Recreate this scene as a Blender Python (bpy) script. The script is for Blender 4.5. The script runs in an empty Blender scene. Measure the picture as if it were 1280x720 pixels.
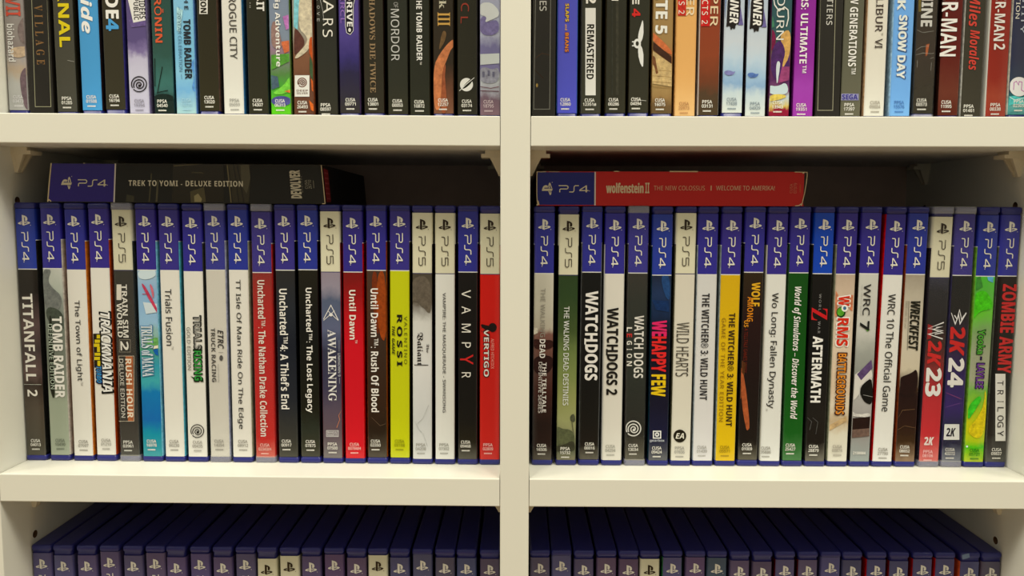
import bpy, bmesh, math, random
from mathutils import Matrix, Vector
S = 0.001                       # tables below are in millimetres
COL = bpy.context.scene.collection
SC = bpy.context.scene

# ------------------------------------------------------------------ camera, world, lamps, exposure
def look(px, py, pz, pitch, yaw, roll):
    cy, sy, cp, sp, cr, sr = math.cos(yaw), math.sin(yaw), math.cos(pitch), math.sin(pitch), math.cos(roll), math.sin(roll)
    rz = Matrix(((cy, -sy, 0), (sy, cy, 0), (0, 0, 1)))
    rx = Matrix(((1, 0, 0), (0, cp, -sp), (0, sp, cp)))
    ry = Matrix(((cr, 0, sr), (0, 1, 0), (-sr, 0, cr)))
    r = rz @ rx @ ry
    right, fwd, up = r.col[0], r.col[1], r.col[2]
    return Matrix(((right[0], up[0], -fwd[0], px), (right[1], up[1], -fwd[1], py), (right[2], up[2], -fwd[2], pz), (0, 0, 0, 1)))

cd = bpy.data.cameras.new('camera')
cd.sensor_width = 36.0
cd.lens = 983.6 / 1280 * 36.0
cd.clip_start = 0.02
cam = bpy.data.objects.new('camera', cd)
COL.objects.link(cam)
cam.matrix_world = look(2.015 * S, -480.06 * S, 162.9 * S, -0.08899, 0.00802, -0.00239)
SC.camera = cam

world = bpy.data.worlds.new('room_light')
SC.world = world
world.use_nodes = True
bg = world.node_tree.nodes['Background']
# a warm room: pale ceiling above, dimmer walls, dark floor
wn, wl = world.node_tree.nodes, world.node_tree.links
wtc = wn.new('ShaderNodeTexCoord')
wsep = wn.new('ShaderNodeSeparateXYZ')
wmap = wn.new('ShaderNodeMapRange')
wmap.inputs['From Min'].default_value = -1
wmap.inputs['From Max'].default_value = 1
wramp = wn.new('ShaderNodeValToRGB')
wl.new(wtc.outputs['Generated'], wsep.inputs[0])
wl.new(wsep.outputs['Z'], wmap.inputs['Value'])
wl.new(wmap.outputs[0], wramp.inputs['Fac'])
wl.new(wramp.outputs['Color'], bg.inputs[0])
WORLD = [(0.0, 0.16), (0.42, 0.24), (0.52, 0.46), (0.72, 0.76), (1.0, 0.9)]
for k, (f, g) in enumerate(WORLD):
    e = wramp.color_ramp.elements[k] if k < 2 else wramp.color_ramp.elements.new(f)
    e.position = f
    e.color = (g, g * 0.935, g * 0.69, 1)
bg.inputs[1].default_value = 0.62

def ceiling_or_fill_lamp(x, y, z, size, watts):
    ld = bpy.data.lights.new('ceiling_or_fill_lamp', 'AREA')
    ld.shape = 'DISK'
    ld.size = size
    ld.energy = watts
    ld.color = (1.0, 0.94, 0.75)
    o = bpy.data.objects.new('ceiling_or_fill_lamp', ld)
    COL.objects.link(o)
    o.location = (x, y, z)
    d = Vector((0, 0, 0.1)) - o.location
    o.rotation_euler = d.to_track_quat('-Z', 'Y').to_euler()
    return o

ceiling_or_fill_lamp(0.60, -1.00, 2.20, 0.40, 20)
ceiling_or_fill_lamp(-0.52, -1.00, 2.20, 0.40, 20)
ceiling_or_fill_lamp(1.60, -0.85, 1.90, 0.9, 26)  # soft side lamp added as fill to brighten the side panels
ceiling_or_fill_lamp(-1.60, -0.85, 1.90, 0.9, 27)  # its added fill partner on the other side

SC.view_settings.view_transform = 'Standard'
SC.view_settings.look = 'None'
SC.view_settings.gamma = 1.0
SC.view_settings.use_curve_mapping = False
SC.view_settings.exposure = 0.0

# ------------------------------------------------------------------ materials
def lin(c):
    c = c / 255.0
    return c / 12.92 if c <= 0.04045 else ((c + 0.055) / 1.055) ** 2.4

def albedo(rgb):
    k = (0.95, 1.01, 1.22)
    return tuple(min(0.9, max(0.003, (lin(v) - 0.016) * q)) for v, q in zip(rgb, k)) + (1,)

MATS = {}
def base_mat(name):
    m = bpy.data.materials.new(name)
    m.use_nodes = True
    return m, m.node_tree.nodes, m.node_tree.links, m.node_tree.nodes['Principled BSDF']

def ink(rgb, rough=0.2, name='print'):
    key = (rgb, rough, name)
    if key not in MATS:
        m, n, l, p = base_mat(name)
        p.inputs['Base Color'].default_value = albedo(rgb)
        p.inputs['Roughness'].default_value = rough
        MATS[key] = m
    return MATS[key]

def paint(rgb):
    key = (rgb, 'picture')
    if key in MATS:
        return MATS[key]
    m, n, l, p = base_mat('printed_picture')
    p.inputs['Roughness'].default_value = 0.2
    tc = n.new('ShaderNodeTexCoord')
    nz = n.new('ShaderNodeTexNoise')
    nz.inputs['Scale'].default_value = 330
    nz.inputs['Detail'].default_value = 5
    nz.inputs['Roughness'].default_value = 0.65
    l.new(tc.outputs['Object'], nz.inputs['Vector'])
    r = n.new('ShaderNodeValToRGB')
    a = albedo(rgb)
    r.color_ramp.elements[0].position, r.color_ramp.elements[1].position = 0.3, 0.7
    r.color_ramp.elements[0].color = (a[0] * .66, a[1] * .64, a[2] * .66, 1)
    r.color_ramp.elements[1].color = (min(1, a[0] * 1.34), min(1, a[1] * 1.34), min(1, a[2] * 1.3), 1)
    l.new(nz.outputs['Fac'], r.inputs['Fac'])
    l.new(r.outputs['Color'], p.inputs['Base Color'])
    MATS[key] = m
    return m

def soften(pts, rng):
    """round a rough outline into a painted shape"""
    for _ in range(2):
        o = []
        for i, p in enumerate(pts):
            q = pts[(i + 1) % len(pts)]
            for t in (.25, .75):
                o.append((p[0] + (q[0] - p[0]) * t + rng.uniform(-.07, .07), p[1] + (q[1] - p[1]) * t + rng.uniform(-.07, .07)))
        pts = o
    return pts

def plain(name, rgb, rough, bump=0.0, scale=400, var=0.0):
    if name in MATS:
        return MATS[name]
    m, n, l, p = base_mat(name)
    p.inputs['Base Color'].default_value = rgb + (1,)
    p.inputs['Roughness'].default_value = rough
    if bump or var:
        tc = n.new('ShaderNodeTexCoord')
        nz = n.new('ShaderNodeTexNoise')
        nz.inputs['Scale'].default_value = scale
        nz.inputs['Detail'].default_value = 4
        l.new(tc.outputs['Object'], nz.inputs['Vector'])
        if bump:
            b = n.new('ShaderNodeBump')
            b.inputs['Strength'].default_value = bump
            b.inputs['Distance'].default_value = 0.0003
            l.new(nz.outputs['Fac'], b.inputs['Height'])
            l.new(b.outputs['Normal'], p.inputs['Normal'])
        if var:
            r = n.new('ShaderNodeValToRGB')
            r.color_ramp.elements[0].position = 0.3
            r.color_ramp.elements[1].position = 0.7
            r.color_ramp.elements[0].color = tuple(v * (1 - var) for v in rgb) + (1,)
            r.color_ramp.elements[1].color = tuple(min(1, v * (1 + var)) for v in rgb) + (1,)
            l.new(nz.outputs['Fac'], r.inputs['Fac'])
            l.new(r.outputs['Color'], p.inputs['Base Color'])
    MATS[name] = m
    return m

def artwork(stops, seed):
    """printed picture: colours down the spine and any painted foot haze, broken up by noise"""
    m, n, l, p = base_mat('printed_picture')
    p.inputs['Roughness'].default_value = 0.2
    uv = n.new('ShaderNodeUVMap')
    uv.uv_map = 'spine'
    sep = n.new('ShaderNodeSeparateXYZ')
    l.new(uv.outputs['UV'], sep.inputs[0])
    mp = n.new('ShaderNodeMapping')
    mp.inputs['Location'].default_value = (seed * 3.7, seed * 1.3, 0)
    mp.inputs['Scale'].default_value = (2.2, 14, 1)
    l.new(uv.outputs['UV'], mp.inputs[0])
    nz = n.new('ShaderNodeTexNoise')
    nz.inputs['Scale'].default_value = 1.2
    nz.inputs['Detail'].default_value = 5
    nz.inputs['Roughness'].default_value = 0.6
    l.new(mp.outputs[0], nz.inputs['Vector'])
    ma = n.new('ShaderNodeMath'); ma.operation = 'MULTIPLY_ADD'
    ma.inputs[1].default_value = 0.09
    ma.inputs[2].default_value = -0.045
    l.new(nz.outputs['Fac'], ma.inputs[0])
    ad = n.new('ShaderNodeMath'); ad.operation = 'ADD'
    l.new(sep.outputs['Y'], ad.inputs[0]); l.new(ma.outputs[0], ad.inputs[1])
    r = n.new('ShaderNodeValToRGB')
    cr = r.color_ramp
    while len(cr.elements) > 1:
        cr.elements.remove(cr.elements[0])
    for i, (f, c) in enumerate(stops):  # paler last stops on dark spines paint in the lit shelf's reflection
        e = cr.elements[0] if i == 0 else cr.elements.new(f)
        e.position = f
        e.color = albedo(c)
    l.new(ad.outputs[0], r.inputs['Fac'])
    l.new(r.outputs['Color'], p.inputs['Base Color'])
    return m

M_BOARD = plain('white_melamine', (0.755, 0.75, 0.70), 0.38, bump=0.06, scale=900)
M_BACK = plain('back_panel_board', (0.58, 0.44, 0.40), 0.7, var=0.05, scale=60)
M_PEG = plain('support_plastic', (0.74, 0.68, 0.55), 0.4)
M_HOLE = plain('drilled_chipboard', (0.12, 0.055, 0.02), 0.8, var=0.3, scale=900)
M_SHELL = plain('blue_case_plastic', (0.017, 0.02, 0.18), 0.32)
M_PLASTER = plain('wall_plaster', (0.62, 0.58, 0.5), 0.8, bump=0.2, scale=200)
M_FLOOR = plain('floor_laminate', (0.36, 0.26, 0.17), 0.5, var=0.15, scale=12)
M_CREAM = plain('bare_cardboard', (0.66, 0.56, 0.38), 0.8, bump=0.4, scale=1500, var=0.12)

def film_mat(name, fac, white):
    m, n, l, p = base_mat(name)
    p.inputs['Base Color'].default_value = (white, white, white * 1.02, 1)
    p.inputs['Roughness'].default_value = 0.16
    tc = n.new('ShaderNodeTexCoord')
    nz = n.new('ShaderNodeTexNoise'); nz.inputs['Scale'].default_value = 220; nz.inputs['Detail'].default_value = 3
    l.new(tc.outputs['Object'], nz.inputs['Vector'])
    b = n.new('ShaderNodeBump'); b.inputs['Strength'].default_value = 0.5; b.inputs['Distance'].default_value = 0.001
    l.new(nz.outputs['Fac'], b.inputs['Height']); l.new(b.outputs['Normal'], p.inputs['Normal'])
    t = n.new('ShaderNodeBsdfTransparent')
    mx = n.new('ShaderNodeMixShader')
    mx.inputs[0].default_value = fac
    l.new(t.outputs[0], mx.inputs[1]); l.new(p.outputs[0], mx.inputs[2])
    l.new(mx.outputs[0], n['Material Output'].inputs['Surface'])
    return m
M_FILM = film_mat('clear_wrap', 0.06, 0.25)
M_SEAM = film_mat('folded_wrap', 0.34, 0.6)

# ------------------------------------------------------------------ mesh helpers
def link(name, me, parent=None, loc=None):
    o = bpy.data.objects.new(name, me)
    COL.objects.link(o)
    if parent is not None:
        o.parent = parent
    if loc is not None:
        o.location = loc
    return o

def mesh_from(name, verts, faces, mats, fmat=None, smooth=None):
    me = bpy.data.meshes.new(name)
    me.from_pydata([(x * S, y * S, z * S) for x, y, z in verts], [], faces)
    for m in mats:
        me.materials.append(m)
    if fmat:
        me.polygons.foreach_set('material_index', fmat)
    if smooth:
        me.polygons.foreach_set('use_smooth', [smooth] * len(faces) if smooth is True else smooth)
    me.update()
    return me

def box_bm(bm, x0, x1, y0, y1, z0, z1):
    r = bmesh.ops.create_cube(bm, size=1)
    for v in r['verts']:
        v.co = ((x0 if v.co.x < 0 else x1) * S, (y0 if v.co.y < 0 else y1) * S, (z0 if v.co.z < 0 else z1) * S)
    return r['verts']

def bm_obj(name, bm, mat, parent=None, bevel=0.0, seg=2):
    if bevel:
        bmesh.ops.bevel(bm, geom=bm.edges[:], offset=bevel * S, segments=seg, affect='EDGES', profile=0.5)
    bmesh.ops.recalc_face_normals(bm, faces=bm.faces[:])
    me = bpy.data.meshes.new(name)
    bm.to_mesh(me)
    bm.free()
    me.materials.append(mat)
    return link(name, me, parent)

def tagged(o, label, cat, group=None):
    o['label'] = label
    o['category'] = cat
    if group:
        o['group'] = group
    return o

def empty(name, loc, ry=0.0):
    o = bpy.data.objects.new(name, None)
    o.empty_display_size = 0.02
    COL.objects.link(o)
    o.location = loc
    o.rotation_euler = (0, ry, 0)
    return o

# ------------------------------------------------------------------ room and bookcase
XL, XR, SLOPE = -324.8, 324.6, -0.00511
Z_UP, T_UP, T_LOW, DEPTH, Z_BOT, Z_TOP = 205.9, 17.9, 17.8, 183.0, -900.0, 448.0

def plane_struct(name, verts, mat):
    o = link(name, mesh_from(name, verts, [(0, 1, 2, 3)], [mat]))
    o['kind'] = 'structure'
    return o
plane_struct('floor', [(-2500, -3500, Z_BOT), (2500, -3500, Z_BOT), (2500, 210, Z_BOT), (-2500, 210, Z_BOT)], M_FLOOR)
plane_struct('wall_back', [(-2500, 210, Z_BOT), (2500, 210, Z_BOT), (2500, 210, 1700), (-2500, 210, 1700)], M_PLASTER)

case_root = tagged(empty('bookcase', (0, 0, Z_BOT * S)), 'white two bay bookcase whose shelves hold the rows of game cases', 'bookcase')
OFF = (0, 0, -Z_BOT)
def shelf_part(name, x0, x1, y0, y1, z0, z1, mat=M_BOARD, bevel=0.5):
    bm = bmesh.new()
    box_bm(bm, x0, x1, y0, y1, z0 - Z_BOT, z1 - Z_BOT)
    return bm_obj(name, bm, mat, case_root, bevel)

def drilled(o, holes, x, r=2.6):
    """drill blind peg holes into a side panel"""
    cutters = bmesh.new()
    for y, z in holes:
        mtx = Matrix.Translation(((x) * S, y * S, (z - Z_BOT) * S)) @ Matrix.Rotation(math.pi / 2, 4, 'Y')
        bmesh.ops.create_cone(cutters, cap_ends=True, segments=20, radius1=r * S, radius2=r * S, depth=16 * S, matrix=mtx)
    me = bpy.data.meshes.new('drill')
    cutters.to_mesh(me); cutters.free()
    me.materials.append(M_BOARD); me.materials.append(M_HOLE)
    me.polygons.foreach_set('material_index', [1] * len(me.polygons))
    d = link('drill', me, case_root)
    o.data.materials.append(M_HOLE)
    md = o.modifiers.new('holes', 'BOOLEAN')
    md.operation = 'DIFFERENCE'; md.object = d; md.solver = 'EXACT'
    bpy.context.view_layer.update()
    dg = bpy.context.evaluated_depsgraph_get()
    new = bpy.data.meshes.new_from_object(o.evaluated_get(dg))
    o.modifiers.clear()
    o.data = new
    bpy.data.objects.remove(d)

HZ = [-52.0 - 32 * k for k in range(0, 3)] + [172.5, 140.5, 108.5, 76.5, 44.5]
pl = shelf_part('side_panel', XL - 18, XL, 0, DEPTH, Z_BOT, Z_TOP)
drilled(pl, [(33.5, z + .8) for z in HZ] + [(150, z + .8) for z in HZ], XL)
pr = shelf_part('side_panel', XR, XR + 18, 0, DEPTH, Z_BOT, Z_TOP)
drilled(pr, [(36.5, z - 1.2) for z in HZ] + [(151, z - 1.2) for z in HZ], XR)
shelf_part('divider_panel', -9, 9, 0, DEPTH, Z_BOT, Z_TOP)
shelf_part('back_panel', XL - 18, XR + 18, DEPTH, DEPTH + 4, Z_BOT, Z_TOP, M_BACK, 0)

def support_mesh():
    """plastic shelf rest: pin plate, pad on top, gusset narrowing downwards with a hollow front"""
    bm = bmesh.new()
    box_bm(bm, 0, 13, -6, 6, -4.6, -2.2)
    box_bm(bm, 0, 10.5, -6, 6, -2.2, 0)
    def prism(x_top, x_bot, hy_t, hy_b, z0, z1):
        vs = [bm.verts.new((x * S, y * S, z * S)) for x, y, z in ((0, -hy_t, z0), (x_top, -hy_t, z0), (x_bot, -hy_b, z1), (0, -hy_b, z1), (0, hy_t, z0), (x_top, hy_t, z0), (x_bot, hy_b, z1), (0, hy_b, z1))]
        for f in ((0, 1, 2, 3), (5, 4, 7, 6), (1, 5, 6, 2), (4, 0, 3, 7), (3, 2, 6, 7), (4, 5, 1, 0)):
            bm.faces.new([vs[i] for i in f])
    prism(2.0, 2.0, 5.5, 2.6, -4.6, -16)
    for y in (-4.2, 4.2):
        k = len(bm.verts)
        prism(7.5, 2.0, 0.9, 0.8, -4.6, -15.5)
        bm.verts.ensure_lookup_table()
        for v in bm.verts[k:]:
            t = (v.co.z / S + 4.6) / -10.9
            v.co.y += y * (1 - 0.55 * t) * S
    prism(4.5, 1.6, 3.2, 1.2, -4.6, -13)
    bmesh.ops.recalc_face_normals(bm, faces=bm.faces[:])
    me = bpy.data.meshes.new('shelf_support')
    bm.to_mesh(me); bm.free()
    me.materials.append(M_PEG)
    return me
SUP = support_mesh()

def board(side, ztop, thick):
    x0, x1 = (XL + .3, -9.3) if side == 'L' else (9.3, XR - .3)
    o = shelf_part('shelf', x0, x1, 0.0, DEPTH - .3, ztop - thick, ztop)
    tilt = SLOPE if side == 'L' else 0.0
    if tilt:
        for v in o.data.vertices:
            v.co.z += tilt * (v.co.x / S + 9) * S
    for xe, sgn in ((x0 - .3, 1), (x1 + .3, -1)):
        for y in (35, 151):
            s = link('shelf_support', SUP, case_root, (xe * S, y * S, (ztop - thick + tilt * (xe + 9) - Z_BOT - 0.05) * S))
            s.scale = (sgn, 1, 1)
for side in 'LR':
    for zt, th in ((Z_UP + T_UP, T_UP), (0.0, T_LOW), (-228.6, 17.8), (-457, 17.8), (-686, 17.8)):
        board(side, zt, th)
shelf_part('top_board', XL, XR, -0.0, DEPTH, Z_TOP - 18, Z_TOP - .1)

# ------------------------------------------------------------------ lettering
FONT_BASE = {'b': (0x1D5D4, 0x1D5EE, 0x1D7EC), 'r': (0x1D5A0, 0x1D5BA, 0x1D7E2), 'bi': (0x1D63C, 0x1D656, 0x1D7EC),
             's': (0x1D400, 0x1D41A, 0x1D7CE), 'f': (0x1D56C, 0x1D586, 0x1D7CE)}
def styled(t, f):
    a, b, d = FONT_BASE[f]
    out = ''
    for c in t:
        if 'A' <= c <= 'Z': out += chr(a + ord(c) - 65)
        elif 'a' <= c <= 'z': out += chr(b + ord(c) - 97)
        elif '0' <= c <= '9': out += chr(d + ord(c) - 48)
        else: out += c
    return out

GLYPHS = {}
def glyphs(text, font, spacing):
    key = (text, font, spacing)
    if key not in GLYPHS:
        cu = bpy.data.curves.new('t', 'FONT')
        cu.body = styled(text, font)
        cu.size = 1
        cu.resolution_u = 3
        cu.space_character = spacing
        o = bpy.data.objects.new('t', cu)
        me = bpy.data.meshes.new_from_object(o)
        vs = [(v.co.x, v.co.y) for v in me.vertices]
        fs = [tuple(p.vertices) for p in me.polygons]
        bpy.data.objects.remove(o); bpy.data.curves.remove(cu); bpy.data.meshes.remove(me)
        xs = [v[0] for v in vs]; ys = [v[1] for v in vs]
        x0, x1, y0, y1 = min(xs), max(xs), min(ys), max(ys)
        GLYPHS[key] = ([((x - x0) / max(1e-6, x1 - x0), (y - y0) / max(1e-6, y1 - y0)) for x, y in vs], fs)
    return GLYPHS[key]

class Marks:
    """flat printed marks collected as (u, v) polygons in millimetres, later laid on a spine"""
    def __init__(self, seed=0, picture=False): self.rng, self.picture, self.v, self.f, self.m, self.mats, self.lay = random.Random(seed), picture, [], [], [], [], 0
    def slot(self, rgb):
        m = paint(rgb) if self.picture and min(rgb) < 190 else ink(rgb)
        if m not in self.mats: self.mats.append(m)
        return self.mats.index(m)
    def add(self, pts, faces, rgb, lift=0.0):
        n = len(self.v); s = self.slot(rgb)
        d = 0.03 + 0.012 * self.lay + lift
        self.v += [(u, v, d) for u, v in pts]
        self.f += [tuple(i + n for i in f) for f in faces]
        self.m += [s] * len(faces)
    def poly(self, pts, rgb, clip):
        if self.picture and 5 <= len(pts) < 16:
            pts = soften(pts, self.rng)
        pts = clip_poly(pts, *clip)
        if len(pts) >= 3:
            self.add(pts, [tuple(range(len(pts)))], rgb); self.lay += 1
    def stroke(self, pts, w, rgb, clip):
        """line of width w with mitred joints"""
        L, Rr = [], []
        closed = len(pts) > 3 and abs(pts[0][0] - pts[-1][0]) < .02 and abs(pts[0][1] - pts[-1][1]) < .02
        n = len(pts)
        for i, p in enumerate(pts):
            a = pts[i - 1] if i else (pts[-2] if closed else None)
            b = pts[i + 1] if i < n - 1 else (pts[1] if closed else None)
            ds = []
            for q0, q1 in ((a, p), (p, b)):
                if q0 is None or q1 is None: continue
                d = math.hypot(q1[0] - q0[0], q1[1] - q0[1]) or 1e-6
                ds.append(((q1[0] - q0[0]) / d, (q1[1] - q0[1]) / d))
            tx, ty = sum(d[0] for d in ds), sum(d[1] for d in ds)
            t = math.hypot(tx, ty) or 1e-6
            tx, ty = tx / t, ty / t
            k = w / 2 / max(.45, tx * ds[0][0] + ty * ds[0][1])
            L.append((p[0] - ty * k, p[1] + tx * k)); Rr.append((p[0] + ty * k, p[1] - tx * k))
        cl = lambda q: (min(max(q[0], clip[0]), clip[1]), min(max(q[1], clip[2]), clip[3]))
        v = [cl(q) for q in L + Rr]
        self.add(v, [(i, i + 1, n + i + 1, n + i) for i in range(n - 1)], rgb); self.lay += 1
    def text(self, s, f, o, b, rgb, w, ls):
        gv, gf = glyphs(s, f, ls)
        u0, u1, v0, v1 = b
        # heavier weights: the outline stamped again, a little to each side
        d = min(w, .045) * ((u1 - u0) if o == 'd' else (v1 - v0))
        n = 0 if w <= 0 else 4 if w < .04 else 8
        u0 += d; u1 -= d; v0 += d; v1 -= d
        for k in range(n + 1):
            du, dv = (0, 0) if k == n else (d * math.cos(2 * math.pi * k / n), d * math.sin(2 * math.pi * k / n))
            if o == 'd': pts = [(u0 + y * (u1 - u0) + du, v0 + x * (v1 - v0) + dv) for x, y in gv]
            else: pts = [(u0 + x * (u1 - u0) + du, v1 - y * (v1 - v0) + dv) for x, y in gv]
            self.add(pts, gf, rgb, k * .005)
        self.lay += 1 + .42 * n
    def item(self, it, clip):
        if it[0] == 't': self.text(*it[1:])
        elif it[0] == 'p': self.poly(it[2], it[1], clip)
        else: self.stroke(it[3], it[2], it[1], clip)
    def build(self, name, parent, place):
        if not self.f: return None
        return link(name, mesh_from(name, [place(u, v, d) for u, v, d in self.v], self.f, self.mats, self.m), parent)

def clip_poly(pts, u0, u1, v0, v1):
    for ax, lim, keep in ((0, u0, 1), (0, u1, -1), (1, v0, 1), (1, v1, -1)):
        out = []
        for i, p in enumerate(pts):
            q = pts[i - 1]
            pin, qin = (p[ax] - lim) * keep >= 0, (q[ax] - lim) * keep >= 0
            if pin != qin:
                t = (lim - q[ax]) / (p[ax] - q[ax])
                out.append((q[0] + t * (p[0] - q[0]), q[1] + t * (p[1] - q[1])))
            if pin: out.append(p)
        pts = out
        if not pts: break
    return pts

H = 170.5
SPINE = lambda u, v, d: (u, -d, H - v)          # on an upright case
LYING = lambda u, v, d: (v, -d, u)              # on a box lying on its side

def emblem_marks(mk, kind, uc, v0, rgb):
    """upright letter standing on a flattened ring, then the platform letters reading downwards"""
    X = lambda x, y: (uc + (x - 8) * .53, v0 + y * .53)
    clip = (-50, 300, -50, 300)
    mk.poly([X(5.6, 0), X(8.3, .6), X(8.3, 13.2), X(5.6, 12.3)], rgb, clip)
    bowl = [X(8.3, .6), X(10.6, 1.6), X(12.0, 3.0), X(12.4, 4.8), X(12.0, 6.6), X(10.8, 7.4), X(9.4, 7.2), X(9.4, 3.2), X(8.3, 2.8)]
    mk.poly(bowl, rgb, clip)
    mk.poly([X(9.4, 3.0), X(9.7, 3.0), X(9.7, 7.3), X(9.4, 7.2)], rgb, clip)
    for pts in ([(5.2, 8.0), (2.2, 8.9), (.5, 9.9), (.9, 11.0), (3.2, 11.6), (5.2, 11.2), (5.2, 10.2), (3.4, 10.4), (2.9, 9.9), (5.2, 9.2)],
                [(8.7, 8.4), (11.2, 7.9), (14.2, 8.4), (15.6, 9.4), (14.6, 10.5), (8.7, 12.4), (8.7, 11.2), (12.0, 10.1), (12.6, 9.5), (11.2, 9.2), (8.7, 9.8)]):
        mk.poly([X(*p) for p in pts], rgb, clip)
    mk.poly([X(15.4, 12.2), X(16.2, 12.2), X(16.2, 12.9), X(15.4, 12.9)], rgb, clip)
    V = lambda x, y: (uc - 2.15 + y, v0 + 10.8 + x)
    w = .62 if kind == 4 else .48
    P_ = [(0, 4.2), (5.0, 4.2), (5.8, 3.8), (6.0, 3.2), (5.8, 2.5), (5.2, 2.1), (1.3, 2.1), (.7, 1.7), (.6, 0)]
    S_ = [(6.7, .2), (9.0, .2), (9.6, .6), (9.8, 1.2), (9.8, 3.2), (10.1, 3.9), (10.7, 4.2), (12.9, 4.2)]
    for path in (P_, S_):
        mk.stroke([V(*p) for p in path], w, rgb, clip)
    if kind == 4:
        mk.stroke([V(*p) for p in [(13.2, 1.25), (17.5, 4.1)]], w, rgb, clip)
        mk.stroke([V(*p) for p in [(17.6, 4.4), (17.6, 0)]], w * 1.5, rgb, clip)
        mk.stroke([V(*p) for p in [(13.2, 1.1), (19.0, 1.1)]], w, rgb, clip)
        mk.poly([V(19.4, 1.1), V(19.9, 1.1), V(19.9, .7), V(19.4, .7)], rgb, clip)
    else:
        mk.stroke([V(*p) for p in [(19.0, 4.2), (14.2, 4.2), (14.0, 4.0), (14.0, 2.5), (18.2, 2.5), (18.9, 2.1), (19.1, 1.4), (18.9, .6), (18.2, .2), (13.9, .2)]], w, rgb, clip)

EMB = {}
def emblem_mesh(kind, w, rgb):
    key = (kind, w, rgb)
    if key not in EMB:
        mk = Marks()
        emblem_marks(mk, kind, w / 2 - .1, 0, rgb)
        EMB[key] = mesh_from('platform_emblem', [(u, -d, -v) for u, v, d in mk.v], mk.f, mk.mats, mk.m)
    return EMB[key]

# ------------------------------------------------------------------ game cases
def outline(w, inset, y_back):
    """plan of a case, from its left side round the soft spine corners to its right side"""
    a, b = 1.5, 2.5
    x0, x1 = inset, w - inset
    pts = [(x0, y_back)]
    n = 6
    for i in range(n + 1):
        t = math.pi / 2 * i / n
        pts.append((x0 + a - a * math.cos(t), inset + b - b * math.sin(t)))
    for i in range(n + 1):
        t = math.pi / 2 * (1 - i / n)
        pts.append((x1 - a + a * math.cos(t), inset + b - b * math.sin(t)))
    pts.append((x1, y_back))
    return pts

def shell_mesh(w):
    """hinged plastic case: rims above and below a recess that takes the sleeve"""
    rings = [(0, .9), (.25, .35), (.9, 0), (3.3, 0), (3.6, .42), (H - 3.7, .42), (H - 3.4, 0), (H - 1.2, 0), (H - .45, .3), (H - .1, .8), (H, 1.3)]
    v, f = [], []
    plans = [outline(w, ins, 135 - ins) for z, ins in rings]
    n = len(plans[0])
    for (z, _), p in zip(rings, plans):
        v += [(x, y, z) for x, y in p]
    for k in range(len(rings) - 1):
        for i in range(n):
            j = (i + 1) % n
            f.append((k * n + i, k * n + j, (k + 1) * n + j, (k + 1) * n + i))
    f.append(tuple(range(n - 1, -1, -1)))
    f.append(tuple((len(rings) - 1) * n + i for i in range(n)))
    sm = [True] * (len(f) - 2) + [False] * 2
    me = mesh_from('case_shell', v, f, [M_SHELL], None, sm)
    return me
SHELLS = {}

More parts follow.
